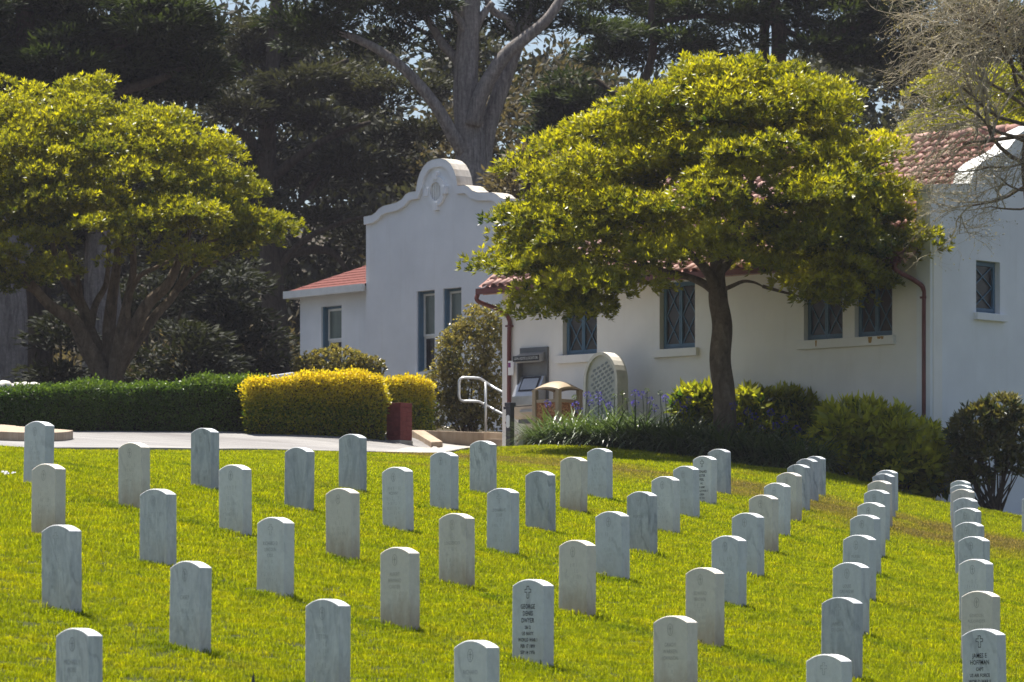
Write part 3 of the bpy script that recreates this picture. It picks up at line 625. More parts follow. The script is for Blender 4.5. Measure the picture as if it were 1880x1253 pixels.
def casement(fr, s0, s1, z0, z1, parent, leaves_=2, d=-.11):
    """blue window with crossed muntins"""
    mb = MB(); t = .045; g = .004
    fr.box(mb, s0 + g, s1 - g, d - .05, d, z0 + g, z0 + t); fr.box(mb, s0 + g, s1 - g, d - .05, d, z1 - t, z1 - g)
    fr.box(mb, s0 + g, s0 + t, d - .05, d - .001, z0 + t, z1 - t); fr.box(mb, s1 - t, s1 - g, d - .05, d - .001, z0 + t, z1 - t)
    win = mb.build('window', M['blue'], parent)
    wdt = (s1 - s0 - 2 * t) / leaves_
    for k in range(leaves_):
        a = s0 + t + k * wdt; b = a + wdt; u = .035; q = MB()
        fr.box(q, a + .003, b - .003, d - .04, d + .012, z0 + t, z0 + t + u * 1.5); fr.box(q, a + .003, b - .003, d - .04, d + .012, z1 - t - u, z1 - t)
        fr.box(q, a + .003, a + u, d - .04, d + .011, z0 + t + u * 1.5, z1 - t - u); fr.box(q, b - u, b - .003, d - .04, d + .011, z0 + t + u * 1.5, z1 - t - u)
        q.build('sash', M['blue'], win)
        x0, x1, y0, y1 = a + u, b - u, z0 + t + u * 1.5, z1 - t - u; h = (y1 - y0) / 2; q = MB()
        for r in range(2):
            ya, yb = y0 + r * h, y0 + (r + 1) * h
            for P, Q in (((x0, ya), (x1, yb)), ((x0, yb), (x1, ya))):
                dx, dz = Q[0] - P[0], Q[1] - P[1]; L = math.hypot(dx, dz); nx, nz = -dz / L * .009, dx / L * .009; dd = d - .008 if P[1] < Q[1] else d - .006
                q.add([fr.pt(P[0] - nx, dd, P[1] - nz), fr.pt(Q[0] - nx, dd, Q[1] - nz), fr.pt(Q[0] + nx, dd, Q[1] + nz), fr.pt(P[0] + nx, dd, P[1] + nz),
                       fr.pt(P[0] - nx, dd - .02, P[1] - nz), fr.pt(Q[0] - nx, dd - .02, Q[1] - nz), fr.pt(Q[0] + nx, dd - .02, Q[1] + nz), fr.pt(P[0] + nx, dd - .02, P[1] + nz)], [(0, 1, 2, 3), (4, 7, 6, 5), (0, 4, 5, 1), (3, 2, 6, 7)])
        q.build('muntin', M['blue'], win)
        q = MB(); fr.box(q, x0 - .005, x1 + .005, d - .036, d - .03, y0 - .005, y1 + .005); q.build('pane', M['glass'], win)
    return win
def sill(fr, s0, s1, z1, h, parent, out=.09, mat='stucco'):
    q = MB(); fr.box(q, s0, s1, -.02, out, z1 - h, z1); return q.build('sill', M[mat], parent, bevel=.008)

# ---- the long wing with the tiled roof
X0 = (922 - CX) / F * 84.0; X1 = (1714 - CX) / F * 77.0
LW = Frame((X0, 84.0), (X1, 77.0)); EAVE = 7.24
base_l = min(gz(*LW.pt(s, 0, 0).xy) for s in np.linspace(0, LW.len, 8)) - 1.2
bld = empty('stucco_building', LW.pt(LW.len / 2, -1.5, gz(*LW.pt(LW.len / 2, 0, 0).xy)), 'long white stucco building with clay barrel-tile roof and curved gable behind the round tree', 'building')
ops = []
def op(pxl, pxr, yt, yb):
    s0, zb = LW.sz(pxl, yb); s1, _ = LW.sz(pxr, yb); _, zt = LW.sz((pxl + pxr) / 2, yt); _, zm = LW.sz((pxl + pxr) / 2, yb); return [s0, s1, zm, zt]
W1, W2, W3, W4 = op(1033, 1096, 560, 659), op(1211, 1276, 522, 643), op(1476, 1547, 497, 621), op(1569, 1638, 490, 611)
zb = (W1[2] + W2[2] + W3[2] + W4[2]) / 4; zt = W4[3]
for o_ in (W1, W2, W3, W4): o_[2] = zb; o_[3] = zt
wl = wall(LW, base_l, lambda s: EAVE, [tuple(o_) for o_ in (W1, W2, W3, W4)]).build('wall', M['stucco'], bld)
for o_ in (W1, W2, W3, W4): casement(LW, o_[0], o_[1], zb, zt, bld)
sill(LW, W1[0] - .13, W1[1] + .12, zb, .15, bld); sill(LW, W2[0] - .13, W2[1] + .10, zb, .15, bld); sl = sill(LW, W3[0] - .12, W4[1] + .08, zb, .16, bld)
q = MB()
for s in (W3[0] + .35, W4[0] + .42, W4[0] + .62, W4[1] - .15):
    h = random.uniform(.05, .13); wd = random.uniform(.02, .05); v = [LW.pt(s - wd, .0915, zb - .012), LW.pt(s - wd * .7, .0915, zb - h), LW.pt(s + wd * .5, .0915, zb - h), LW.pt(s + wd, .0915, zb - .012)]; q.quad(*v)
q.build('rust_stain', M['rust'], sl, kind='stuff')
# side and back walls
BACK = 6.8; RIDGE_R = 3.4; RIDGE_Z = 9.43; OV = .5
q = MB(); LWl = [LW.pt(0, 0, base_l), LW.pt(0, -BACK, base_l), LW.pt(0, -BACK, EAVE), LW.pt(0, -RIDGE_R, RIDGE_Z - .25), LW.pt(0, 0, EAVE)]
q.add(LWl, [(0, 1, 2, 3, 4)]); q.quad(LW.pt(0, -BACK, base_l), LW.pt(LW.len, -BACK, base_l), LW.pt(LW.len, -BACK, EAVE), LW.pt(0, -BACK, EAVE)); q.build('rear_wall', M['stucco'], bld)
# gable wall at the right end (mission outline)
gP0 = LW.pt(LW.len - .02, .07, 0); gP1 = LW.pt(LW.len - .02, -BACK - .07, 0); GW = Frame((gP0.x, gP0.y), (gP1.x, gP1.y))
def gs(px, py): return GW.sz(px, py)
half = [gs(1727, 345), gs(1777, 341), gs(1779, 334), gs(1782, 322), gs(1788, 311), gs(1798, 302), gs(1812, 294), gs(1830, 286), gs(1848, 275), gs(1858, 262), gs(1864, 252), gs(1872, 246)]
half[0] = (0.0, half[0][1]); C_ = GW.len / 2
half = [p for p in half if p[0] < C_]; half += [((half[-1][0] + C_) / 2, half[-1][1] + .16), (C_, half[-1][1] + .22)]
gp = half + [(2 * C_ - s, z) for s, z in half[-2::-1]]
def gprof(s): return float(np.interp(s, [p[0] for p in gp], [p[1] for p in gp]))
gw0, gz0_ = gs(1792, 574); gw1, _ = gs(1836, 574); _, gzt = gs(1814, 480); GWIN = (gw0, gw1, gz0_, gzt)
wall(GW, base_l - .8, gprof, [GWIN], .30, [p[0] for p in gp]).build('gable_wall', M['stucco2'], bld)
casement(GW, *GWIN, bld, 1); sill(GW, GWIN[0] - .07, GWIN[1] + .13, GWIN[2], .13, bld, .09, 'stucco2')
cp = MB()
for (sa, za), (sb, zb_) in zip(gp[:-1], gp[1:]):
    cp.hexa([GW.pt(sa, .06, za - .12), GW.pt(sb, .06, zb_ - .12), GW.pt(sb, -.34, zb_ - .12), GW.pt(sa, -.34, za - .12), GW.pt(sa, .06, za + .035), GW.pt(sb, .06, zb_ + .035), GW.pt(sb, -.34, zb_ + .035), GW.pt(sa, -.34, za + .035)])
cp.build('coping', M['whitepaint'], bld)
# roof: deck, then clay tiles one by one
sl_a = math.atan2(RIDGE_Z - EAVE, RIDGE_R); slen = math.hypot(RIDGE_R + OV, (RIDGE_R + OV) * math.tan(sl_a)); rd = (-LW.n * math.cos(sl_a) + Vector((0, 0, math.sin(sl_a)))); rn = (LW.n * math.sin(sl_a) + Vector((0, 0, math.cos(sl_a))))
ev = lambda s: LW.pt(s, OV, EAVE - OV * math.tan(sl_a))
q = MB(); a, b_ = ev(-.1), ev(LW.len - .30); c_, d_ = b_ + rd * slen, a + rd * slen
q.hexa([a - rn * .14, b_ - rn * .14, c_ - rn * .14, d_ - rn * .14, a - rn * .03, b_ - rn * .03, c_ - rn * .03, d_ - rn * .03])
a2, b2 = LW.pt(-.3, -BACK - .4, EAVE - .3), LW.pt(LW.len - .30, -BACK - .4, EAVE - .3); q.quad(d_ - rn * .02, c_ - rn * .02, b2, a2)
roof = q.build('roof', M['tile'], bld)
TW, TL = .20, .27
def tile_mesh(r0, r1, L, n=6):
    v = []; f = []
    for k, (r, y, lift) in enumerate(((r0, 0, .035), (r1, L, .0))):
        for i in range(n + 1):
            t = math.pi * i / n; v.append((-r * math.cos(t), y, r * math.sin(t) * .8 + lift))
        for i in range(n + 1):
            t = math.pi * i / n; v.append((-(r - .018) * math.cos(t), y, (r - .018) * math.sin(t) * .8 + lift))
    m_ = 2 * (n + 1)
    for i in range(n):
        f.append((i, i + 1, m_ + i + 1, m_ + i)); f.append((n + 1 + i, m_ + n + 1 + i, m_ + n + 2 + i, n + 2 + i)); f.append((i, n + 1 + i, n + 2 + i, i + 1))
    me = bpy.data.meshes.new('roof_tile'); me.from_pydata(v, [], f); me.update(); me.shade_smooth(); me.materials.append(M['tile']); return me
TM = tile_mesh(.082, .070, TL + .06)
rotm = Matrix((LW.e, rd, rn)).transposed().to_4x4()
ncol = int((LW.len - .1) / TW); nrow = int(slen / TL); spare = MB(); cnt = 0; base_e = wloc(bld)
for i in range(ncol - 1, -1, -1):
    for j in range(nrow):
        s = -.05 + (i + .5) * TW
        if s > LW.len - .36: continue
        p = ev(s) + rd * (j * TL + random.uniform(-.015, .015)) + LW.e * random.gauss(0, .008)
        if cnt < 290:
            o = bpy.data.objects.new('roof_tile', TM); COL.objects.link(o); o.parent = roof
            o.matrix_local = Matrix.Translation(p - base_e) @ rotm @ Matrix.Rotation(random.gauss(0, .03), 4, 'Z') @ Matrix.Rotation(random.gauss(0, .025), 4, 'X'); cnt += 1
        else:
            mm = Matrix.Translation(p) @ rotm; spare.add([mm @ v.co for v in TM.vertices], [tuple(f.vertices) for f in TM.polygons])
# pans between the covers
spare.build('far_tiles', M['tile'], roof, kind='stuff', smooth=True)
pan = MB()
for i in range(ncol):
    s = -.05 + i * TW
    if s > LW.len - .42: continue
    for j in range(nrow):
        p = ev(s) + rd * (j * TL) + rn * .02; p2 = p + rd * (TL + .05)
        pan.add([p - LW.e * .075 + rn * .03, p, p + LW.e * .075 + rn * .03, p2 - LW.e * .075 + rn * .02, p2 - rn * .015, p2 + LW.e * .075 + rn * .02], [(0, 1, 4, 3), (1, 2, 5, 4)])
pan.build('pan_tiles', M['tile'], roof, kind='stuff')
for i in range(int(LW.len / .42)):
    p = LW.pt(.1 + i * .42, -RIDGE_R, RIDGE_Z + .05); q = MB(); pts = [p, p + LW.e * .46 + Vector((0, 0, .012))]; q.tube(pts, [.115, .13], 10); q.build('ridge_tile', M['tile'], roof, smooth=True)
# gutter and downpipes
q = MB(); g0, g1 = LW.pt(-.12, OV + .06, EAVE - OV * math.tan(sl_a) - .06), LW.pt(LW.len - .33, OV + .06, EAVE - OV * math.tan(sl_a) - .06)
for (a0, a1, z0, z1) in ((-.055, .055, -.05, -.03), (.035, .055, -.03, .055), (-.055, -.035, -.03, .055)):
    q.hexa([g0 + LW.n * a0 + Vector((0, 0, z0)), g0 + LW.n * a1 + Vector((0, 0, z0)), g1 + LW.n * a1 + Vector((0, 0, z0)), g1 + LW.n * a0 + Vector((0, 0, z0)), g0 + LW.n * a0 + Vector((0, 0, z1)), g0 + LW.n * a1 + Vector((0, 0, z1)), g1 + LW.n * a1 + Vector((0, 0, z1)), g1 + LW.n * a0 + Vector((0, 0, z1))])
q.box((g0 + g1) / 2 + Vector((0, 0, .0)) - LW.e * ((g1 - g0).length / 2 - .004), .008, .10, .09, LW.e, LW.n); q.build('gutter', M['brown'], bld)
for px_, yb_ in ((935, 836), (1697, 800)):
    s, _ = LW.sz(px_, 700, .06); zt_ = g0.z - .04; zb_ = gz(*LW.pt(s, 0, 0).xy)
    sg = .35 if px_ < 1000 else .25
    pts = bezier([LW.pt(s - sg, OV + .06, zt_), LW.pt(s - sg, OV + .05, zt_ - .14), LW.pt(s - .12, .20, zt_ - .30), LW.pt(s, .065, zt_ - .48), LW.pt(s, .065, zt_ - .9), LW.pt(s, .065, zb_)], 5)
    q = MB(); q.tube(pts, .042, 10); dp = q.build('downpipe', M['brown'], bld, smooth=True)
    for zz in (zt_ - .62, zb_ + .55): q = MB(); LW.box(q, s - .055, s + .055, -.01, .116, zz, zz + .035); q.build('bracket', M['brown'], dp)

# ---- the mission-fronted house at the left
LB_D = 97.0; th2 = R(50); pL = Vector(((672 - CX) / F * LB_D, LB_D, 0)); e2 = Vector((math.cos(th2), -math.sin(th2), 0)); pR = pL + e2 * 5.1
MF = Frame((pL.x, pL.y), (pR.x, pR.y)); mc = MF.sz(806, 300)[0]
# keep the outline symmetric about its crown
MF = Frame((pL.x, pL.y), ((pL + e2 * 2 * mc).x, (pL + e2 * 2 * mc).y))
mbase = gz(pL.x, pL.y) - .5
house = empty('mission_house', MF.pt(mc, 0, gz(*MF.pt(mc, 0, 0).xy)), 'white house front with round-crowned mission parapet and small oval louvre', 'house')
lp = [(672, 399), (687, 396), (694, 391), (700, 384), (708, 379), (720, 376), (732, 373), (742, 367), (749, 358), (755, 354), (768, 352), (769, 345), (771, 333), (775, 320), (781, 308), (789, 299), (798, 294), (806, 292.5)]
hp = [MF.sz(*p) for p in lp]; hp[0] = (0.0, hp[0][1]); hp = [(s * mc / hp[-1][0], z) for s, z in hp]
mp_ = hp + [(2 * mc - s, z) for s, z in hp[-2::-1]]
def mprof(s): return float(np.interp(s, [p[0] for p in mp_], [p[1] for p in mp_]))
def mop(l, r, t, b): s0, z0 = MF.sz(l, b); s1, _ = MF.sz(r, b); _, z1 = MF.sz((l + r) / 2, t); return (s0, s1, z0, z1)
mw = [mop(765, 798, 534, 684), mop(813, 847, 530, 684)]
mw = [(a, b, mw[0][2], mw[0][3]) for a, b, c, d in mw]
wall(MF, mbase, lambda s: mprof(s) - .01, mw, .34, [p[0] for p in mp_]).build('wall', M['stucco2'], house)
def band(pts, inner, d0, d1):
    mb = MB(); n = len(pts); off = []
    for i in range(n):
        a = Vector((*pts[max(i - 1, 0)], 0)); c = Vector((*pts[min(i + 1, n - 1)], 0)); t = (c - a).normalized(); off.append((pts[i][0] + t.y * inner, pts[i][1] - t.x * inner))
    for i in range(n - 1):
        (a, za), (c, zc), (a2, za2), (c2, zc2) = pts[i], pts[i + 1], off[i], off[i + 1]
        mb.hexa([MF.pt(a2, d1, za2), MF.pt(c2, d1, zc2), MF.pt(c2, d0, zc2), MF.pt(a2, d0, za2), MF.pt(a, d1, za), MF.pt(c, d1, zc), MF.pt(c, d0, zc), MF.pt(a, d0, za)])
    return mb
band(mp_, .17, -.36, .07).build('coping', M['stucco2'], house)
cap = MB()
for i in range(len(mp_) - 1):
    (a, za), (c, zc) = mp_[i], mp_[i + 1]; cap.quad(MF.pt(a, .075, za + .006), MF.pt(c, .075, zc + .006), MF.pt(c, -.365, zc + .006), MF.pt(a, -.365, za + .006))
cap.build('coping_top', M['dirty'], house)
# oval louvre with moulded surround
oc, oz = MF.sz(803, 352)
def ell(rx, rz, n=28): return [(oc + rx * math.cos(2 * math.pi * i / n), oz + rz * math.sin(2 * math.pi * i / n)) for i in range(n)]
def ellring(ri, ro, d0, d1, name, mat):
    a, b = ell(*ri), ell(*ro); n = len(a); mb = MB()
    for i in range(n):
        j = (i + 1) % n; mb.quad(MF.pt(*((a[i][0], d1, a[i][1]))), MF.pt(a[j][0], d1, a[j][1]), MF.pt(b[j][0], d1, b[j][1]), MF.pt(b[i][0], d1, b[i][1]))
        mb.quad(MF.pt(b[i][0], d1, b[i][1]), MF.pt(b[j][0], d1, b[j][1]), MF.pt(b[j][0], d0, b[j][1]), MF.pt(b[i][0], d0, b[i][1])); mb.quad(MF.pt(a[j][0], d1, a[j][1]), MF.pt(a[i][0], d1, a[i][1]), MF.pt(a[i][0], d0, a[i][1]), MF.pt(a[j][0], d0, a[j][1]))
    return mb.build(name, mat, house)
sur = ellring((.19, .20), (.31, .33), 0.0, .06, 'louvre_surround', M['stucco2'])
for a in (0, 90, 180, 270):
    q = MB(); cx_, cz_ = oc + .31 * math.cos(R(a)), oz + .33 * math.sin(R(a)); MF.box(q, cx_ - .07, cx_ + .07, .0, .085, cz_ - .08, cz_ + .08); q.build('keystone', M['stucco2'], sur)
q = MB(); e_ = ell(.192, .202); q.add([MF.pt(s, .004, z) for s, z in e_], [tuple(range(len(e_)))]); lv = q.build('louvre', M['dirty'], house)
for k in range(6):
    s = oc - .15 + k * .06; hh = .20 * math.sqrt(max(.05, 1 - ((s - oc) / .192) ** 2)); q = MB(); MF.box(q, s - .017, s + .017, .008, .034, oz - hh, oz + hh); q.build('slat', M['whitepaint'], lv)
def sash_window(fr, s0, s1, z0, z1, parent, d=-.14):
    mb = MB(); t = .055; fr.box(mb, s0 + .003, s0 + t, d - .06, d + .10, z0, z1 - .003); fr.box(mb, s1 - t * .5, s1 - .003, d - .06, d, z0, z1 - .003); fr.box(mb, s0 + t, s1 - t * .5, d - .06, d + .01, z1 - t, z1 - .003)
    win = mb.build('window', M['blue'], parent); a, b, m_ = s0 + t, s1 - t * .5, (z0 + z1) / 2 - .1; u = .045; q = MB()
    for (x, y, dd) in ((m_, z1 - t, d - .01), (z0, m_, d - .03)):
        fr.box(q, a, b, dd - .03, dd, x, x + u); fr.box(q, a, b, dd - .03, dd, y - u, y); fr.box(q, a, a + u, dd - .03, dd - .001, x + u, y - u); fr.box(q, b - u, b, dd - .03, dd - .001, x + u, y - u)
    q.build('sash', M['whitepaint'], win)
    q = MB(); fr.box(q, a + u, b - u, d - .035, d - .028, m_ + u, z1 - t - u); q.build('pane', M['blind'], win); q = MB(); fr.box(q, a + u, b - u, d - .055, d - .048, z0 + u, m_ - u); q.build('pane', M['glass'], win)
for o_ in mw: sash_window(MF, *o_, house)
q = MB(); MF.box(q, mw[0][0] - .08, mw[1][1] + .08, -.02, .08, mw[0][2] - .12, mw[0][2]); q.build('sill', M['stucco2'], house)
# body of the house behind the parapet
q = MB(); z_ = min(p[1] for p in mp_) - .35
q.hexa([MF.pt(.02, -.34, mbase), MF.pt(2 * mc - .02, -.34, mbase), MF.pt(2 * mc - .02, -7, mbase), MF.pt(.02, -7, mbase), MF.pt(.02, -.34, z_), MF.pt(2 * mc - .02, -.34, z_), MF.pt(2 * mc - .02, -7, z_), MF.pt(.02, -7, z_)]); q.build('house_body', M['stucco2'], house)
# low wing on its left
ws0 = MF.sz(551, 600, -.2)[0]; WF = Frame(tuple(MF.pt(ws0, -.2, 0).xy), tuple(MF.pt(0, -.2, 0).xy)); wz = MF.sz(672, 526, -.2)[1]
def wop(l, r, t, b): s0, z0 = WF.sz(l, b); s1, _ = WF.sz(r, b); _, z1 = WF.sz((l + r) / 2, t); return (s0, s1, z0, z1)
ww = wop(590, 627, 562, 672); wall(WF, mbase, lambda s: wz, [ww], .3).build('wing_wall', M['stucco2'], house); sash_window(WF, *ww, house)
q = MB(); q.quad(WF.pt(0, 0, mbase), WF.pt(0, -5, mbase), WF.pt(0, -5, wz), WF.pt(0, 0, wz)); q.build('wing_side_wall', M['stucco2'], house)
hov = .22; tp = .46; q = MB(); E0 = WF.pt(-.2, hov, wz + .02); E1 = WF.pt(WF.len - .02, hov, wz + .02); dep = 2.9
H0 = WF.pt(-.2 + dep, hov - dep, wz + .02 + dep * tp); H1 = WF.pt(WF.len - .02, hov - dep, wz + .02 + dep * tp); B0 = WF.pt(-.2, hov - 2 * dep, wz + .02)
wr = MB()
ncs = 17
for k in range(ncs):   # overlapping courses
    t0, t1 = k / ncs, (k + 1) / ncs + .02
    up = Vector((0, 0, .014)); a, b_ = E0.lerp(H0, t0) + up, E1.lerp(H1, t0) + up; c_, d_ = E1.lerp(H1, min(t1, 1)), E0.lerp(H0, min(t1, 1))
    if (b_ - a).dot(WF.e) < .02: continue
    if (c_ - d_).dot(WF.e) < 0: d_ = c_
    wr.quad(a, b_, c_, d_); wr.quad(a - up * 1.2, b_ - up * 1.2, b_, a)
    l0, l1 = B0.lerp(H0, t0) + up, B0.lerp(H0, min(t1, 1)); wr.quad(l0, a, d_, l1)
wr.build('wing_roof', M['shingle'], house)
q = MB(); WF.box(q, -.23, WF.len - .02, hov, hov + .09, wz - .13, wz + .03); WF.box(q, -.23, -.18, hov - 5.5, hov - .003, wz - .13, wz + .03); q.build('fascia', M['whitepaint'], house)
q = MB(); q.quad(WF.pt(-.2, hov, wz - .02), WF.pt(-.2, hov - 5.5, wz - .02), WF.pt(WF.len, hov - 5.5, wz - .02), WF.pt(WF.len, hov, wz - .02)); q.build('soffit', M['whitepaint'], house)
# low white wall running left from the house
q = MB(); lw0 = at(478, 692, 98.5); lw1 = at(556, 681, 96.8); dz = Vector((0, 0, -1.6)); th = Vector((.12, .2, 0))
q.hexa([lw0 + dz, lw1 + dz, lw1 + dz + th, lw0 + dz + th, lw0, lw1, lw1 + th, lw0 + th]); gl = q.build('garden_wall', M['stucco2'], loc=(lw0 + lw1) / 2 + dz, bevel=.015); tag(gl, 'low white wall behind the hedge at the left end of the mission house', 'wall')
# ------------------------------------------------------------------ things by the building
M['kgrey'] = simple('kiosk_grey_metal', (.12, .125, .13), .45, .4, var=.15); M['kbeige'] = simple('kiosk_beige', (.50, .42, .33), .5, .35, var=.08)
M['kmetal'] = simple('brushed_metal', (.42, .42, .42), .35, .5, .7, var=.1); M['black'] = simple('black_plastic', (.015, .015, .017), .4, .4)
M['screen'] = simple('dusty_screen', (.30, .32, .36), .25, .5, var=.1); M['letter'] = simple('pale_lettering', (.6, .6, .58), .5, .3)
M['tan'] = simple('tan_plastic', (.31, .24, .16), .55, .35, var=.1)
def m_pebble():
    m, nt, out = node_mat('orange_pebble_panel'); v = coords(nt); vo = nt.nodes.new('ShaderNodeTexVoronoi'); vo.inputs['Scale'].default_value = 55; nt.links.new(v.outputs[0], vo.inputs['Vector'])
    sp = nt.nodes.new('ShaderNodeSeparateColor'); nt.links.new(vo.outputs['Color'], sp.inputs[0])
    r = ramp(nt, sp.outputs[0], [(0, (.10, .04, .02)), (.5, (.30, .12, .05)), (1, (.45, .24, .12))]); pbr(nt, out, r.outputs[0], .8, .3, 0, bump(nt, vo.outputs['Distance'], .7, .01)); return m
M['pebble'] = m_pebble()
M['paper'] = simple('white_notice', (.72, .71, .70), .8, .1, var=.06); M['purple'] = simple('purple_print', (.22, .06, .20), .8, .1)
M['plaque'] = simple('white_plaque', (.62, .64, .68), .4, .4, var=.06)
M['darkpost'] = simple('dark_post_paint', (.035, .035, .045), .45, .4, var=.3)
M['galv'] = simple('galvanised_pipe', (.48, .49, .50), .38, .5, .75, var=.12)
M['brickred'] = simple('red_painted_brick', (.15, .036, .036), .75, .3, var=.3, scale=9, b=.3)
M['pinkside'] = M['brickred']
M['stonegrey'] = simple('grey_rock', (.22, .22, .22), .9, .2, var=.3, b=.5)
M['plaster'] = simple('weathered_plaster', (.60, .57, .51), .85, .2, var=.15, b=.2); M['panelpale'] = simple('pale_panel', (.46, .46, .43), .7, .25, var=.12); M['mosaic'] = simple('grey_mosaic', (.22, .24, .25), .6, .3, var=.25)

# gravesite kiosk on the wall
ks0, kz0 = LW.sz(957, 640); ks1, _ = LW.sz(1008, 640); zt_ = kz0; 
ki = empty('kiosk', LW.pt((ks0 + ks1) / 2, .1, zt_ - 1.75), 'grey and beige wall kiosk with hooded sign and tilted screen', 'kiosk')
q = MB(); LW.box(q, ks0, ks1, .0, .05, zt_ - 1.05, zt_); q.build('back_plate', M['kgrey'], ki, bevel=.01)
def slab(mb, prof, s0, s1):
    n = len(prof); v = [LW.pt(s0, d, z) for d, z in prof] + [LW.pt(s1, d, z) for d, z in prof]
    mb.add(v, [tuple(range(n))[::-1], tuple(range(n, 2 * n))] + [(i, (i + 1) % n, n + (i + 1) % n, n + i) for i in range(n)])
hs0, hs1 = ks0 + .05, ks1 - .06
q = MB(); slab(q, [(.052, zt_ - .09), (.20, zt_ - .155), (.24, zt_ - .16), (.24, zt_ - .28), (.20, zt_ - .30), (.052, zt_ - .26)], hs0, hs1); hd = q.build('hood', M['kmetal'], ki, bevel=.006)
q = MB(); LW.box(q, hs0 - .03, hs1 + .03, .242, .255, zt_ - .27, zt_ - .165); sg = q.build('sign_strip', M['black'], ki)
cu = bpy.data.curves.new('lettering', 'FONT'); cu.size = .072; cu.align_x = 'CENTER'; cu.align_y = 'CENTER'; cu.body = 'GRAVESITE LOCATOR'; cu.resolution_u = 2
to = bpy.data.objects.new('l', cu); COL.objects.link(to); me = to.evaluated_get(bpy.context.evaluated_depsgraph_get()).to_mesh(); v2 = [(p.co.x, p.co.y) for p in me.vertices]; f2 = [tuple(p.vertices) for p in me.polygons]
bpy.data.objects.remove(to); q = MB(); wx = max(a for a, b in v2) - min(a for a, b in v2); sc_ = (hs1 - hs0 + .01) / wx
q.add([LW.pt((hs0 + hs1) / 2 + a * sc_, .257, zt_ - .2175 + b * 1.0) for a, b in v2], f2); q.build('lettering', M['letter'], sg)
q = MB(); LW.box(q, hs0, hs0 + .03, .052, .18, zt_ - .93, zt_ - .26); q.build('side_panel', M['kgrey'], ki)
q = MB(); slab(q, [(.052, zt_ - .55), (.10, zt_ - .55), (.30, zt_ - .93), (.30, zt_ - 1.10), (.27, zt_ - 1.12), (.052, zt_ - 1.12)], hs0 - .02, hs1 + .03); q.build('console', M['kmetal'], ki, bevel=.006)
dv = Vector((0, 0, -.38)) + LW.n * .20; 
a = LW.pt(hs0 + .10, .108, zt_ - .56); b_ = LW.pt(hs1 - .03, .108, zt_ - .56); nn = (LW.n * .38 + Vector((0, 0, .2))).normalized()
for k, (i0, i1, lift, mt, nm) in enumerate(((0.0, .74, .006, 'black', 'screen_frame'), (.1, .66, .012, 'screen', 'screen'))):
    ins_ = LW.e * (.0 if k == 0 else .04); q = MB(); q.quad(a + ins_ + dv * i0 + nn * lift, a + ins_ + dv * i1 + nn * lift, b_ - ins_ + dv * i1 + nn * lift, b_ - ins_ + dv * i0 + nn * lift); q.build(nm, M[mt], ki)
q = MB(); slab(q, [(.052, zt_ - 1.125), (.29, zt_ - 1.125), (.26, zt_ - 1.30), (.20, zt_ - 1.36), (.052, zt_ - 1.36)], hs0 - .01, hs1 + .02); q.build('lower_body', M['kbeige'], ki, bevel=.008)
q = MB(); LW.box(q, hs0 + .2, hs1 - .02, .285, .315, zt_ - 1.24, zt_ - 1.19); q.build('paper_slot', M['kmetal'], ki, bevel=.006)
q = MB(); LW.box(q, hs0 + .06, hs1, .06, .2, zt_ - 1.44, zt_ - 1.362); q.build('bottom_bracket', M['kgrey'], ki)
# notice taped to the downpipe
ns, nz = LW.sz(937, 676, .13); q = MB(); LW.box(q, ns - .07, ns + .075, .118, .122, nz - .135, nz + .135); nb = q.build('paper_notice', M['paper'], loc=LW.pt(ns, .12, nz - .135)); tag(nb, 'white paper notice fixed to the left downpipe', 'notice')
q = MB(); LW.box(q, ns - .065, ns - .0, .1225, .1235, nz + .01, nz + .10); q.build('print', M['purple'], nb)

# litter bin
bs, bd = LW.sz(1004, 760, 1.0)[0], 1.0; bz = gz(*LW.pt(bs, bd, 0).xy); BH = LW.sz(1004, 703, 1.0)[1] - bz; W_ = .58
bn = empty('litter_bin', LW.pt(bs, bd - W_ / 2, bz), 'square tan litter bin with orange pebbled panels and arched lid', 'bin')
s0, s1, d0, d1 = bs - W_ / 2, bs + W_ / 2, bd - W_, bd
for a, b_ in ((s0, d0), (s0, d1), (s1, d0), (s1, d1)):
    q = MB(); LW.box(q, a - .045, a + .045, b_ - .045, b_ + .045, bz, bz + BH - .13); q.build('corner_post', M['tan'], bn, bevel=.01)
for (a0, a1, b0, b1) in ((s0 + .046, s1 - .046, d1 - .02, d1 + .02), (s0 + .046, s1 - .046, d0 - .02, d0 + .02), (s0 - .02, s0 + .02, d0 + .046, d1 - .046), (s1 - .02, s1 + .02, d0 + .046, d1 - .046)):
    q = MB(); LW.box(q, a0, a1, b0, b1, bz + .06, bz + BH - .37); q.build('panel', M['pebble'], bn)
    q = MB(); LW.box(q, a0 - .003, a1 + .003, b0 - .006, b1 + .006, bz + BH - .368, bz + BH - .31); q.build('rim', M['tan'], bn)
lid = MB(); n = 10
for i in range(n):
    for j in range(n):
        f = lambda i, j: LW.pt(s0 - .05 + (W_ + .1) * i / n, d0 - .05 + (W_ + .1) * j / n, bz + BH - .13 + .11 * max((1 - (2 * i / n - 1) ** 2), 0) * (.45 + .55 * (1 - (2 * j / n - 1) ** 2)) + .06 * (1 - (2 * j / n - 1) ** 2))
        lid.quad(f(i, j), f(i, j + 1), f(i + 1, j + 1), f(i + 1, j)); 
n2 = len(lid.v); lo = [(x, y, z - .035) for x, y, z in lid.v]; lid.v += lo; lid.f += [tuple(k + n2 for k in f[::-1]) for f in lid.f]
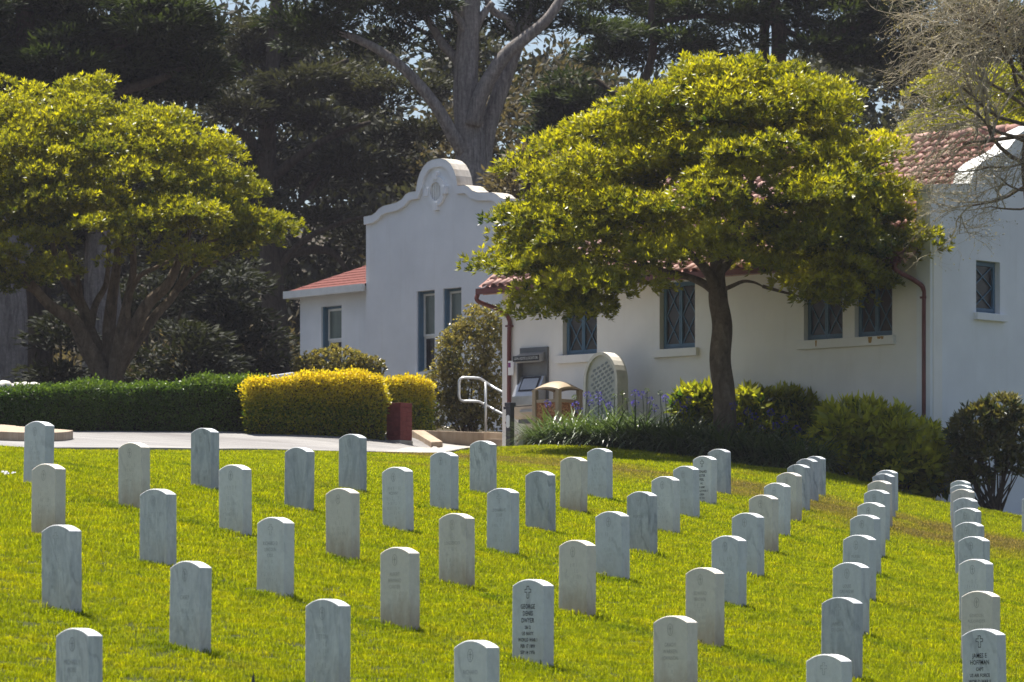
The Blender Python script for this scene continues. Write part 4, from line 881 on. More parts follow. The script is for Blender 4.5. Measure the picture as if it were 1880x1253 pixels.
for i in range(n):
    for (a, b_) in (((i, 0), (i + 1, 0)), ((i, n), (i + 1, n)), ((0, i), (0, i + 1)), ((n, i), (n, i + 1))):
        g = lambda i, j: LW.pt(s0 - .05 + (W_ + .1) * i / n, d0 - .05 + (W_ + .1) * j / n, bz + BH - .13 + .11 * max((1 - (2 * i / n - 1) ** 2), 0) * (.45 + .55 * (1 - (2 * j / n - 1) ** 2)) + .06 * (1 - (2 * j / n - 1) ** 2))
        A_, B2 = g(*a), g(*b_); dz = Vector((0, 0, .035)); lid.quad(A_, B2, B2 - dz, A_ - dz)
lid.build('lid', M['tan'], bn, smooth=False)
q = MB(); q.tube([LW.pt(bs, bd - W_ / 2, bz + .06), LW.pt(bs, bd - W_ / 2, bz + BH - .36)], .2, 14); q.build('liner', M['black'], bn)

# arched plaster monument with a mosaic panel
ms, md_ = LW.sz(1102, 720, .95)[0], .95; mz = gz(*LW.pt(ms, md_, 0).xy); MT = LW.sz(1108, 646, .95)[1]; mw_ = .42; T_M = .30
mo = empty('arched_monument', LW.pt(ms, md_ - .15, mz), 'arch-topped white plaster slab with grey mosaic panel beside the bin', 'monument')
def arch(hw, zt2, zb2, n=16, k=1.35): return [(ms - hw, zb2)] + [(ms - hw * math.cos(math.pi * i / n), zt2 - hw * k + hw * k * math.sin(math.pi * i / n)) for i in range(n + 1)] + [(ms + hw, zb2)]
A1, A2 = arch(mw_, MT, mz - .1), arch(mw_ - .055, MT - .06, mz - .1); n = len(A1); q = MB()
for i in range(n - 1):
    a, b_, c_, e_ = A1[i], A1[i + 1], A2[i + 1], A2[i]
    q.quad(LW.pt(a[0], md_, a[1]), LW.pt(e_[0], md_, e_[1]), LW.pt(c_[0], md_, c_[1]), LW.pt(b_[0], md_, b_[1])); q.quad(LW.pt(a[0], md_, a[1]), LW.pt(b_[0], md_, b_[1]), LW.pt(b_[0], md_ - T_M, b_[1]), LW.pt(a[0], md_ - T_M, a[1]))
    q.quad(LW.pt(e_[0], md_, e_[1]), LW.pt(e_[0], md_ - .06, e_[1]), LW.pt(c_[0], md_ - .06, c_[1]), LW.pt(c_[0], md_, c_[1]))
q.add([LW.pt(a[0], md_ - T_M, a[1]) for a in A1], [tuple(range(n))]); q.build('slab', M['plaster'], mo)
q = MB(); q.add([LW.pt(a[0], md_ - .055, a[1]) for a in A2], [tuple(range(n))[::-1]]); pn = q.build('panel', M['panelpale'], mo)
q = MB()
for r in range(16):
    for c in range(-4, 5):
        s = ms + c * .098 + (.049 if r % 2 else 0); z = MT - .25 - r * .080 - (s - ms) * .0 + abs(0)
        z2 = z + (s - ms) * .42   # rows climb to the right
        hw = mw_ - .13; zz = (z2 - (MT - (mw_ - .1) * 1.35 - .06)) / (hw * 1.35)
        if abs(s - ms) > hw * math.sqrt(max(0, 1 - max(0, zz) ** 2)) or z2 < mz + .5 or zz > 1: continue
        pts = [(s + .036 * math.cos(t) , z2 + .026 * math.sin(t) + .42 * .036 * math.cos(t)) for t in np.linspace(0, 2 * math.pi, 9)[:-1]]
        q.add([LW.pt(x, md_ - .055, y) for x, y in pts] + [LW.pt(x, md_ - .045, y) for x, y in pts], [tuple(range(15, 7, -1))] + [(i, (i + 1) % 8, 8 + (i + 1) % 8, 8 + i) for i in range(8)])
q.build('mosaic', M['mosaic'], pn, kind='stuff')

# dark post with a white plaque, rock wedge
pp = ground_at(936.5, 81.2); ph = 92 / F * 81.2
po = empty('dark_post', pp, 'dark square post with white oblong plaque at the lawn corner', 'post')
q = MB(); q.box(pp + Vector((0, 0, ph / 2 - .05)), .115, .115, ph + .1, LW.e, LW.n); q.build('shaft', M['darkpost'], po, bevel=.008)
q = MB(); q.box(pp + Vector((0, 0, ph + .0)), .15, .15, .07, LW.e, LW.n); q.build('cap', M['darkpost'], po, bevel=.008)
q = MB(); cpt = pp + Vector((0, 0, ph * .66)) + LW.n * .0; pl = []
for i in range(24):
    t = 2 * math.pi * i / 24; x = .044 * math.cos(t); z = .075 * (1 if math.sin(t) > 0 else -1) * (abs(math.sin(t)) > .01) + .045 * math.sin(t); pl.append(cpt + LW.e * x + LW.n * .062 + Vector((0, 0, z)))
q.add(pl + [p - LW.n * .006 for p in pl], [tuple(range(24))] + [(i, (i + 1) % 24, 24 + (i + 1) % 24, 24 + i) for i in range(24)]); q.build('plaque', M['plaque'], po)
q = MB(); q.box(pp + Vector((0, 0, ph - .06)) - LW.e * .11, .09, .03, .05, LW.e, LW.n); q.build('latch', M['darkpost'], po)
wp = ground_at(954, 80.7); q = MB(); q.hexa([wp - LW.e * .15 - LW.n * .06 + Vector((0, 0, -.05)), wp + LW.e * .13 - LW.n * .06 + Vector((0, 0, -.05)), wp + LW.e * .13 + LW.n * .07 + Vector((0, 0, -.05)), wp - LW.e * .15 + LW.n * .07 + Vector((0, 0, -.05)),
    wp + LW.e * .03 - LW.n * .04 + Vector((0, 0, .27)), wp + LW.e * .115 - LW.n * .04 + Vector((0, 0, .25)), wp + LW.e * .125 + LW.n * .03 + Vector((0, 0, .26)), wp + LW.e * .04 + LW.n * .04 + Vector((0, 0, .28))]); rk = q.build('rock', M['stonegrey'], loc=wp, bevel=.012); tag(rk, 'small grey wedge-shaped rock leaning beside the dark post', 'rock')

# handrail
def hr(px, py, D=86.3): return at(px, py, D)
hg = ground_at(892, 86.0); ha = empty('handrail', hg, 'galvanised pipe handrail with rounded end above the low concrete wall', 'handrail')
loop = bezier([hr(935, 727, 85.6), hr(905, 711), hr(884, 697), hr(874, 694.5), hr(860, 694), hr(849, 694.5), hr(843.5, 700), hr(843, 715), hr(843.5, 731), hr(849, 736.5), hr(862, 737), hr(876, 737.5), hr(884, 740), hr(905, 751.5), hr(935, 767, 85.6)], 5)
q = MB(); q.tube(loop, .028, 10); q.build('rail', M['galv'], ha, smooth=True)
q = MB(); q.tube([hr(891.5, 702), hr(891.5, 800)], .027, 10); q.build('post', M['galv'], ha, smooth=True)
# low concrete wall round a stair well
cw = empty('stair_wall', ground_at(830, 84.2), 'low tan concrete stair wall with sloping cheek beneath the handrail', 'wall')
dn = Vector((0, 0, -.6))
def wallseg(mb, p, q_, th): mb.hexa([p + dn, q_ + dn, q_ + dn + th, p + dn + th, p, q_, q_ + th, p + th])
q = MB(); wallseg(q, at(779, 790.5, 83.3), at(884, 794, 83.9), Vector((.05, .22, 0))); wallseg(q, at(884.5, 793, 84.5), at(924, 795, 84.8), Vector((0, .2, 0))); q.build('back_wall', M['tan_conc'], cw, bevel=.012)
q = MB(); A0, A1_, B0_, B1_ = at(756, 790, 82.7), at(779, 790, 82.9), at(792, 812, 81.5), at(813, 811, 81.7)
q.hexa([B0_ + dn, B1_ + dn, A1_ + dn, A0 + dn, B0_, B1_, A1_, A0]); q.build('cheek', M['tan_conc'], cw, bevel=.012)
q = MB(); wallseg(q, at(893, 806, 84.0), at(926, 806.5, 84.1), Vector((0, .35, 0))); q.build('step', M['tan_conc'], cw, bevel=.01)
q = MB(); pts = [at(790, 827.5, 81.8), at(700, 834, 72.5), at(760, 835.5, 74.0), at(928, 833, 81.4), at(924, 823, 83.6), at(815, 824, 83.4)]
# pale concrete apron in front of the wall
ap = sheet('footpath', np.linspace(690, 924, 40), lambda p: lawn_edge(p) + .3, lambda p: np.interp(p, [690, 790, 815, 924], [73.0, 81.3, 83.2, 84.2]), 8, M['conc'], .056)

# red brick pillar
bp = ground_at(733, 81.0); bt = at(733, 742.5, 81.0).z; pr = empty('brick_pillar', bp, 'short dark red painted brick pillar in front of the yellow hedge', 'pillar')
ang = R(-38); bx = Vector((math.cos(ang), math.sin(ang), 0)); by = Vector((-bx.y, bx.x, 0)); nc = 8; hh = (bt - bp.z - .06) / nc
q = MB(); q.box(bp + Vector((0, 0, .0)), .36, .36, .16, bx, by); q.build('footing', M['conc'], pr, bevel=.01)
for c in range(nc):
    zc = bp.z + .08 + hh * (c + .5); 
    for k in (-1, 1):
        off = (bx if c % 2 else by) * (.0845 * k); q = MB(); c0 = Vector((bp.x, bp.y, zc)) + off; dx = (.167, .335) if c % 2 else (.335, .167)
        q.box(c0, dx[0], dx[1], hh - .006, bx, by); q.build('brick', M['brickred'], pr, bevel=.004)
q = MB(); q.box(Vector((bp.x, bp.y, (bp.z + bt) / 2 + .03)), .315, .315, bt - bp.z - .09, bx, by); q.build('mortar_core', M['brickred'], pr)
# two pointed iron stake tips at the bottom of the lawn
for px, py, lb in ((465, 1232, 'dark pointed iron stake tip at the bottom edge left of centre'), (1145, 1243, 'dark thin pointed stake tip at the bottom edge right of centre')):
    D = 27.0; tp_ = at(px, py, D); gp_ = Vector((tp_.x, D, gz(tp_.x, D))); q = MB(); k = 1.0 if px < 900 else .55
    q.tube([tp_, tp_ - Vector((0, 0, .035)), tp_ - Vector((0, 0, .075)), tp_ - Vector((0, 0, .12)), Vector((tp_.x, D, gp_.z - .2))], [.001, .006 * k, .013 * k, .007 * k, .007 * k], 8)
    tag(q.build('iron_stake', M['darkpost'], loc=gp_), lb, 'stake', 'pointed stakes at the bottom edge')
# scrap of white paper on the grass at the far left
q = MB(); c0 = ground_at(13, 41.2, .045)
for k in range(9):
    p = c0 + Vector((random.uniform(-.06, .07), random.uniform(-.05, .05), random.uniform(-.012, .012))); r_ = random.uniform(.008, .018)
    q.quad(p + Vector((-r_, 0, -r_ * .5)), p + Vector((r_, -r_ * .4, -r_ * .3)), p + Vector((r_ * .8, r_ * .5, r_ * .6)), p + Vector((-r_ * .7, r_ * .6, r_ * .8)))
tag(q.build('paper_scrap', M['paper'], loc=c0), 'crumpled white scrap lying on the grass at the far left', 'litter')

# ------------------------------------------------------------------ hedges and shrubs
M['hedge'] = leaf_mat('hedge_leaf', (.022, .055, .010), (.10, .155, .024), (2.2, 2.1, .7), .38)
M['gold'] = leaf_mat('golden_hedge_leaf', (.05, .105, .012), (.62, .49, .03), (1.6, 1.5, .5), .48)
M['core'] = simple('twiggy_core', (.022, .018, .012), .95, .1, var=.4)
M['shrubl'] = leaf_mat('brown_green_leaf', (.045, .055, .02), (.24, .20, .075), (2.0, 1.9, .8), .4, .35, .5)
M['aucuba'] = leaf_mat('aucuba_leaf', (.03, .07, .014), (.52, .49, .05), (2.0, 2.0, .6), .40, .26, .6)
M['rhodo'] = leaf_mat('rhododendron_leaf', (.026, .048, .018), (.20, .175, .06), (1.8, 1.7, .7), .3, .32, .5)
M['strap'] = leaf_mat('strap_leaf', (.018, .042, .014), (.15, .20, .07), (1.8, 1.9, .8), .22, .38, .45)
M['petal'] = leaf_mat('purple_petal', (.035, .035, .16), (.11, .095, .36), (1.5, 1.4, 1.6), .35, .6, .2)
M['stalk'] = simple('green_stalk', (.06, .075, .03), .7, .3); M['bark'] = simple('dark_bark', (.07, .055, .042), .95, .15, var=.45, scale=9, b=.9)
def hedge(name, pxs, depth, ytop, mat, dens, L, W, label, Df, goldness=None, rough=.05):
    """clipped hedge: leaves over the front, top and ends of a rounded box following the road"""
    P0 = [ground_at(p, Df(p)) for p in pxs]; n_tot = 0; PX = np.array(pxs, float)
    L0 = sum((b - a).length for a, b in zip(P0[:-1], P0[1:])); th = lambda p: (YH - np.interp(p, PX, ytop)) / F * Df(p)
    root = empty(name, P0[len(P0) // 2], label, 'hedge')
    n = int(dens * L0 * (1.1 + depth * .9 + .9)); t = RNG.uniform(PX[0], PX[-1], n); D0 = np.array([Df(p) for p in t]); X = (t - CX) / F * D0; G = gz_arr(X, D0); H = np.array([th(p) for p in t]) - G
    f = RNG.random(n); z = np.empty(n); d = np.empty(n); Nv = np.zeros((n, 3))
    fr = f < .58; tp = (f >= .58) & (f < .82); bk = f >= .82
    z[fr] = RNG.random(fr.sum()) ** .85; d[fr] = 0; Nv[fr] = (-.15, -1, .12)
    z[tp] = 1; d[tp] = RNG.random(tp.sum()); Nv[tp] = (0, -.1, 1)
    z[bk] = RNG.random(bk.sum()); d[bk] = 1; Nv[bk] = (0, 1, .1)
    rd_ = np.maximum(0, z - .86) / .14; d = np.where(fr, d + .16 * rd_ ** 2, d); Nv[fr, 2] += 1.1 * rd_[fr]
    ends = RNG.random(n) < .10; side = RNG.random(n) < .5
    tt = np.where(ends, np.where(side, PX[0], PX[-1]), t); X = (tt - CX) / F * D0 if not ends.any() else (tt - CX) / F * np.array([Df(p) for p in tt]); Dd = np.array([Df(p) for p in tt]); G = gz_arr(X, Dd); H = np.array([th(p) for p in tt]) - G
    d = np.where(ends, RNG.random(n), d); z = np.where(ends, RNG.random(n), z); Nv[ends] = np.where(side[ends][:, None], (-1, -.2, .1), (1, -.2, .1))
    bumpy = .055 * np.sin(X * 3.1 + z * 5) + .04 * np.sin(X * 7.3 - z * 9) + rough * RNG.normal(size=n)
    P = np.c_[X, Dd + d * depth, G + z * H] + nrm(Nv) * bumpy[:, None] * .8
    A = nrm(nrm(Nv) * .8 + RNG.normal(scale=.75, size=(n, 3)) + (0, 0, .25)); S = perp(A)
    tint = np.clip((goldness(X, Dd, z, d) if goldness is not None else .35) + RNG.normal(scale=.16, size=n), 0, 1)
    leaves('leaves', mat, P, A, S, L * RNG.uniform(.7, 1.3, n), W * RNG.uniform(.8, 1.2, n), tint, root)
    q = MB()
    for a, b_, pa, pb in zip(P0[:-1], P0[1:], pxs[:-1], pxs[1:]):
        ha_, hb_ = th(pa) - .06, th(pb) - .06; u = Vector((0, .07, 0)); v_ = Vector((0, depth - .07, 0)); up = lambda p, h: Vector((p.x, p.y, h))
        q.hexa([a + u, b_ + u, b_ + v_, a + v_, up(a, ha_) + u * 1.6, up(b_, hb_) + u * 1.6, up(b_, hb_) + v_, up(a, ha_) + v_])
    q.build('branches', M['core'], root); return root
hl = lambda p: float(hedge_line(p))
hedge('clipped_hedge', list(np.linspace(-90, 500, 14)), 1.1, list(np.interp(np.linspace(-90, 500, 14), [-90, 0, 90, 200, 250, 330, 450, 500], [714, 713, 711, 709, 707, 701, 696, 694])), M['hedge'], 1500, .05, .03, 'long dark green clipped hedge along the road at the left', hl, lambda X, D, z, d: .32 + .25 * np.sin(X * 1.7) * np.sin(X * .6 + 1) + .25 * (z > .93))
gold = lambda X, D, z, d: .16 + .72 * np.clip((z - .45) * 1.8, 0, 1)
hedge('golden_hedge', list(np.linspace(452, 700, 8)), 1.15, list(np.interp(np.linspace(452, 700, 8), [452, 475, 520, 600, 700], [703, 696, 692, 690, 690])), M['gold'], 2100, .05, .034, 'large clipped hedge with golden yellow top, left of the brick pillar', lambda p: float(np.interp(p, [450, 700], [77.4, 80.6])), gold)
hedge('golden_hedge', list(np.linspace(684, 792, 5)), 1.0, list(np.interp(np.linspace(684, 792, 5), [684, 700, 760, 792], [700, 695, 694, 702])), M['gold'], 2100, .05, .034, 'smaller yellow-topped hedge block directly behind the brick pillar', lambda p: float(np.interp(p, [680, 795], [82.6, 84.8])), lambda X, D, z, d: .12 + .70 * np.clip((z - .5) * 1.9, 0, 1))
def blob_points(blobs, D, dens, dr=.8, shell=.6, low=-.55):
    """points and outward directions on a set of photo-space ellipses given depth"""
    C, Nn, Zr = [], [], []
    for bl in blobs:
        px, py, rx, ry = bl[:4]; dd = bl[4] if len(bl) > 4 else 0.0; c = np.array(at(px, py, D + dd)); a, b_ = rx / F * D, ry / F * D; ar = 4 * math.pi * ((a * b_) ** 1.6 / 1.0) ** (1 / 1.6)
        n = max(8, int(ar * dens)); v = nrm(RNG.normal(size=(n, 3))); v = v[v[:, 2] > low]; r = RNG.uniform(shell, 1.05, len(v)) ** .5
        lump = 1 + .10 * np.sin(v[:, 0] * 5 + px) * np.sin(v[:, 2] * 6 + py) + .06 * np.sin(v[:, 0] * 13 + v[:, 1] * 9)
        C.append(c + v * np.array([a, (a + b_) / 2 * dr, b_]) * (r * lump)[:, None]); Nn.append(nrm(v / np.array([a, (a + b_) / 2 * dr, b_]))); Zr.append(v[:, 2])
    return np.concatenate(C), np.concatenate(Nn), np.concatenate(Zr)
def shrub(name, blobs, D, dens, k, L, W, mat, label, cat='shrub', tint=.4, up=.35, spread=.9, stems=6, bpx=None, low=-.75, shell=.35, dr=.8):
    bx_ = bpx if bpx is not None else blobs[0][0]; base = ground_at(bx_, D); root = empty(name, base, label, cat)
    C, Nn, Zr = blob_points(blobs, D, dens, dr, shell, low); A = nrm(Nn + np.array([0, 0, up]))
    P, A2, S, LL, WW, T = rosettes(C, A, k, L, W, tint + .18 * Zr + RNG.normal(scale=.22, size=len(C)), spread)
    leaves('leaves', mat, P, A2, S, LL, WW, T, root, bend=.06)
    q = MB()
    for bl in blobs:
        for _ in range(max(1, stems // len(blobs) + 1)):
            tgt = at(bl[0] + random.uniform(-.5, .5) * bl[2], bl[1] + random.uniform(-.4, .5) * bl[3], D + (bl[4] if len(bl) > 4 else 0) + random.uniform(-.2, .2)); b0 = base + Vector((random.uniform(-.12, .12), random.uniform(-.1, .1), -.1))
            mid = b0.lerp(tgt, .5) + Vector((random.uniform(-.12, .12), 0, random.uniform(-.05, .15))); pts = bezier([b0, mid, tgt], 5); q.tube(pts, taper(.022, .006, len(pts)), 5)
    q.build('stems', M['bark'], root); return root
shrub('large_shrub', [(850, 650, 52, 62), (884, 600, 40, 42), (815, 705, 36, 46), (868, 730, 55, 58), (905, 665, 26, 85, .3), (825, 760, 45, 40), (890, 765, 35, 35)], 88.0, 230, 5, .065, .034, M['shrubl'], 'tall loose brown-green shrub between the two white buildings', tint=.45, stems=14, bpx=860)
shrub('low_shrub', [(618, 668, 66, 30), (566, 672, 34, 17), (672, 673, 36, 20), (640, 690, 60, 20), (590, 690, 50, 18)], 88.5, 240, 5, .07, .036, M['shrubl'], 'low spreading shrub under the house window above the golden hedge', tint=.42, stems=8, bpx=615, up=.5)
shrub('aucuba', [(1270, 748, 30, 32), (1296, 738, 28, 26), (1300, 765, 40, 25)], 79.4, 75, 5, .26, .085, M['aucuba'], 'small leafy yellow-green bush left of the round tree trunk', tint=.33, stems=5)
shrub('aucuba', [(1385, 752, 42, 34), (1432, 756, 44, 36), (1480, 770, 46, 42), (1420, 790, 70, 34)], 79.0, 70, 5, .26, .085, M['aucuba'], 'dark large-leaved bush right of the round tree trunk behind blue flowers', tint=.32, stems=8)
shrub('aucuba', [(1545, 800, 50, 62), (1590, 808, 52, 66), (1640, 832, 56, 72), (1690, 852, 50, 70), (1732, 872, 32, 52), (1570, 852, 46, 40), (1640, 885, 60, 30)], 76.4, 75, 5, .26, .085, M['aucuba'], 'wide broad-leaved yellow-green bush along the lawn below the downpipe', tint=.52, stems=14, bpx=1630)
shrub('rhododendron', [(1800, 778, 46, 36), (1838, 762, 40, 34), (1870, 800, 40, 45), (1768, 808, 28, 38), (1815, 830, 52, 42), (1862, 860, 34, 36), (1776, 850, 26, 24), (1790, 880, 30, 22), (1760, 878, 18, 26)], 75.6, 120, 6, .16, .05, M['rhodo'], 'dark open rhododendron with bare lower stems in front of the gable wall', tint=.35, stems=30, bpx=1825, low=-.4)
# agapanthus: strap-leaved mass (stuff) and single flower stalks
def strap_leaf_mesh(name, centres, n_each, L, W, parent=None, label=None):
    V, Fc, T = [], [], []
    for c in centres:
        for _ in range(n_each):
            a = random.uniform(0, 6.283); l = L * random.uniform(.7, 1.25); out = Vector((math.cos(a), math.sin(a), 0)); sd_ = Vector((-out.y, out.x, 0)) * W / 2 * random.uniform(.8, 1.2); rise = random.uniform(.62, 1.05); droop = random.uniform(.5, 1.3); b0 = c + out * random.uniform(0, .08); t0 = max(0, min(1, random.gauss(.42, .22))); i = len(V)
            for k in range(5):
                t = k / 4; p = b0 + out * (l * .75 * t) + Vector((0, 0, l * (rise * t * 1.15 - droop * t * t * .75))); w_ = (1 - t ** 2.2) * .95 + .05
                V += [tuple(p - sd_ * w_), tuple(p + sd_ * w_)]; T += [t0, t0]
            Fc += [(i + 2 * k, i + 2 * k + 1, i + 2 * k + 3, i + 2 * k + 2) for k in range(4)]
    me = bpy.data.meshes.new(name); me.from_pydata(V, [], Fc); me.update(); aa = me.attributes.new('tint', 'FLOAT', 'POINT'); aa.data.foreach_set('value', np.array(T, dtype=np.float32))
    return link(name, me, M['strap'])
cs = []
for px in np.arange(992, 1512, 13):
    for off in (.35, .8, 1.35):
        p = ground_at(px + random.uniform(-6, 6), float(lawn_edge(px)) + off + random.uniform(-.15, .15)); p.z += .02
        if px > 1470 and off > 1: continue
        cs.append(p)
ag = strap_leaf_mesh('agapanthus_leaves', cs, 64, .92, .034); tag(ag, 'dense dark green strap-leaved bed edging the lawn in front of the building', 'plants', kind='stuff')
FL = [(1005,742,1),(1055,730,0),(1057,744,1),(1064,754,1),(1078,726,1),(1099,726,1),(1083,739,1),(1105,739,1),(1143,723,0),(1166,723,1),(1180,726,1),(1166,741,1),(1194,736,1),(1202,749,1),(1212,722,0),(1235,728,0),(1222,732,1),(1150,735,0),(1128,728,0),(1118,745,1),(1188,718,0),(1243,741,1),
      (1265,735,1),(1346,745,1),(1385,765,1),(1415,758,1),(1398,788,1),(1424,782,1),(1463,788,1),(1491,799,1),(1359,784,1),(1326,812,1),(1440,770,1),(1372,756,1),(1336,768,1),(1255,752,1)]
for px, py, open_ in FL:
    D = float(lawn_edge(px)) + random.uniform(.9, 2.0); hp_ = at(px, py, D); gp_ = ground_at(px + random.uniform(-9, 9), D)
    if px < 1050: hp_ = at(px, py, 81.2); gp_ = ground_at(px + 12, 80.8)
    r_ = empty('agapanthus_flower', gp_, 'purple-blue agapanthus flower head on a thin stalk in the strap-leaved bed' if open_ else 'spent green agapanthus seed head on a thin stalk above the bed', 'flower', 'open agapanthus flowers' if open_ else 'spent agapanthus heads')
    q = MB(); pts = bezier([gp_, gp_.lerp(hp_, .55) + Vector((random.uniform(-.03, .03), 0, 0)), hp_], 4); q.tube(pts, .0075, 5); q.build('stalk', M['stalk'], r_)
    n = 34 if open_ else 22; dv_ = nrm(RNG.normal(size=(n, 3)) + np.array([0, 0, .25])); c = np.array(hp_); L_ = .042 if open_ else .03
    P = c + dv_ * (.045 if open_ else .03); o = leaves('flower_head', M['petal'] if open_ else M['strap'], P, nrm(dv_ + RNG.normal(scale=.3, size=(n, 3))), perp(dv_), L_, .022, RNG.uniform(.2, 1, n) if open_ else RNG.uniform(.3, .9, n), r_, kind=None)
# wispy tuft by the kiosk
cs = [ground_at(px, 81.6 + random.uniform(-.3, .3)) for px in (962, 970, 978, 986)]
M['wisp'] = leaf_mat('dry_wisp', (.13, .10, .05), (.34, .24, .16), (1.6, 1.4, 1.0), .35)
P, A, S = [], [], []
for c in cs:
    for _ in range(120): P.append(np.array(c)); A.append(np.array((random.gauss(0, .45), random.gauss(0, .35), 1.0)))
P = np.array(P); A = nrm(np.array(A)); tf = leaves('wispy_tuft', M['wisp'], P, A, perp(A), RNG.uniform(.25, .55, len(P)), .008, RNG.uniform(0, 1, len(P)), loc=cs[1], kind=None); tag(tf, 'wispy pinkish dry tuft growing at the wall below the kiosk', 'plant')
# rounded pale boulders behind the hedge at the far left
for i, (px, py, r_) in enumerate(((8, 712, 18), (30, 713, 14), (47, 712, 14), (63, 713, 15), (86, 714, 7))):
    D = 79 + i * .2; bm = bmesh.new(); bmesh.ops.create_icosphere(bm, subdivisions=3, radius=r_ / F * D)
    for v in bm.verts: v.co.z *= .75; v.co *= 1 + .08 * math.sin(v.co.x * 31 + i) * math.sin(v.co.z * 27)
    me = bpy.data.meshes.new('boulder'); bm.to_mesh(me); bm.free(); me.shade_smooth(); g = ground_at(px, D); top_ = at(px, py, D)
    # a low dry-stone bank carries the boulders: each is a tall rounded stone standing on the ground
    for v in me.vertices:
        if v.co.z < 0: v.co.z -= (top_.z - g.z)
    o = link('boulder', me, M['plaster'], None, tuple(top_)); tag(o, ['leftmost big', 'second', 'third', 'fourth', 'smallest, rightmost'][i] + ' rounded pale stone in the row behind the hedge at far left', 'stone', 'pale stones behind the hedge')
# ------------------------------------------------------------------ trees
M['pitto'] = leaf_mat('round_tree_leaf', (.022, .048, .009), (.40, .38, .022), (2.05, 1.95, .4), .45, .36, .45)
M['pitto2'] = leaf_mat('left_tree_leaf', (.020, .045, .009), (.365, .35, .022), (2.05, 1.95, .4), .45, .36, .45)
def m_bark(name, lo, hi, sc=(8, 8, 1.2)):
    m, nt, out = node_mat(name); v = wpos(nt, sc); n = noise(nt, v, 1.4, 6, .7, .8); f = noise(nt, wpos(nt), 14, 5, .7)
    r = ramp(nt, n.outputs[0], [(.3, lo), (.68, hi)]); s = ramp(nt, f.outputs[0], [(.3, (.7, .7, .7)), (.7, (1.15, 1.15, 1.15))]); x = mix(nt, 1, r.outputs[0], s.outputs[0], 'MULTIPLY')
    pbr(nt, out, x.outputs[0], .95, .12, 0, bump(nt, n.outputs[0], 1.0, .08)); return m
M['bark_grey'] = m_bark('grey_cypress_bark', (.10, .09, .085), (.34, .31, .29)); M['bark_dark'] = m_bark('dark_bark_ridged', (.03, .024, .018), (.10, .08, .062)); M['bark_brown'] = m_bark('brown_bark', (.065, .052, .036), (.22, .17, .12), (5, 5, 2))  # the brown bark is a paler tone than the dark ridged one
M['twig'] = m_bark('pale_lichen_twig', (.24, .20, .14), (.58, .52, .38), (4, 4, 4))

def crown(root, rows, D, depth, n_clumps, per, k, L, W, mat, dc=0.0, hollow=None, seed=1, crs=(.30, .62), under=.12, sparse=None):
    rng = np.random.default_rng(seed); ys = np.array([r[0] for r in rows], float); xl = np.array([r[1] for r in rows], float); xr = np.array([r[2] for r in rows], float)
    Cs, Ns, Ts = [], [], []; made = 0; guard = 0
    while made < n_clumps and guard < n_clumps * 60:
        guard += 1; y = rng.uniform(ys[0], ys[-1]); l, r = np.interp(y, ys, xl), np.interp(y, ys, xr)
        if rng.random() > (r - l) / (xr - xl).max(): continue
        th = rng.uniform(0, 2 * math.pi); top = (y - ys[0]) / (ys[-1] - ys[0]); rad = rng.uniform(.45 + .35 * top, .93) if rng.random() < .8 else rng.uniform(.1, .8)
        hw = (r - l) / 2; px = (l + r) / 2 + hw * rad * math.cos(th); dd = dc + depth * (hw / ((xr - xl).max() / 2)) ** .8 * rad * math.sin(th)
        if hollow and hollow(px, y, dd): continue
        cr = rng.uniform(*crs) * (1.0 if top > .15 else .85); c = np.array(at(px, y, D + dd)); made += 1
        m_ = int(per * (cr / .45) ** 2); v = nrm(rng.normal(size=(m_, 3)) + np.array([0, 0, .35])); keep = (v[:, 2] > -.12) | (rng.random(m_) < under); v = v[keep]
        rr = rng.uniform(.55, 1.08, len(v)) * (1 + .12 * np.sin(v[:, 0] * 7 + px) * np.sin(v[:, 1] * 6 + y))
        Cs.append(c + v * np.array([cr * 1.15, cr * 1.15, cr * .70]) * rr[:, None]); Ns.append(nrm(v + np.array([0, 0, .45])))
        Ts.append(rng.normal(.36, .13) + .30 * v[:, 2] + rng.normal(scale=.10, size=len(v)))  # upward leaves yellower: sunlight on the crown tops put into the tint
    C, Nn, T = np.concatenate(Cs), np.concatenate(Ns), np.concatenate(Ts)
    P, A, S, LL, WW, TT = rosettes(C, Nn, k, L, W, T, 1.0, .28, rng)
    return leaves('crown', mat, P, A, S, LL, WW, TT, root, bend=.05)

# round clipped-looking tree in front of the building
D1 = 77.6; b1 = ground_at(1327, D1)
t1 = empty('round_tree', b1, 'large dome-crowned yellow-green tree in front of the tiled roof', 'tree')
rows1 = [(118, 1300, 1440), (130, 1240, 1500), (155, 1190, 1530), (185, 1130, 1560), (215, 1075, 1595), (250, 1020, 1640), (285, 970, 1670), (320, 930, 1695), (370, 905, 1710), (410, 892, 1710), (450, 886, 1712), (490, 890, 1690), (525, 898, 1630), (550, 908, 1590), (582, 930, 1550)]
hol = lambda px, y, dd: (y > 490 and 1215 < px < 1420) or (y > 535 and 1130 < px < 1440) or (y > 430 and 1600 < px < 1712 and y > 505) or (300 < y < 345 and 1600 < px < 1705) or (y > 395 and y < 430 and px > 1640)
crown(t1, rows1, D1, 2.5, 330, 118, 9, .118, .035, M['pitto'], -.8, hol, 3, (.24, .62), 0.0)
q = MB()
tr = bezier([at(1330, 880, D1), at(1331, 790, D1), at(1329, 720, D1), at(1322, 660, D1), at(1326, 600, D1), at(1319, 555, D1), at(1318, 530, D1)], 6); q.tube(tr, [.26] + taper(.215, .165, len(tr) - 2) + [.18], 14)
def limb(q, pts, r0, r1, D, dds, n=6): pts = [at(p[0], p[1], D + d) for p, d in zip(pts, dds)]; b = bezier(pts, 6); q.tube(b, taper(r0, r1, len(b)), n)
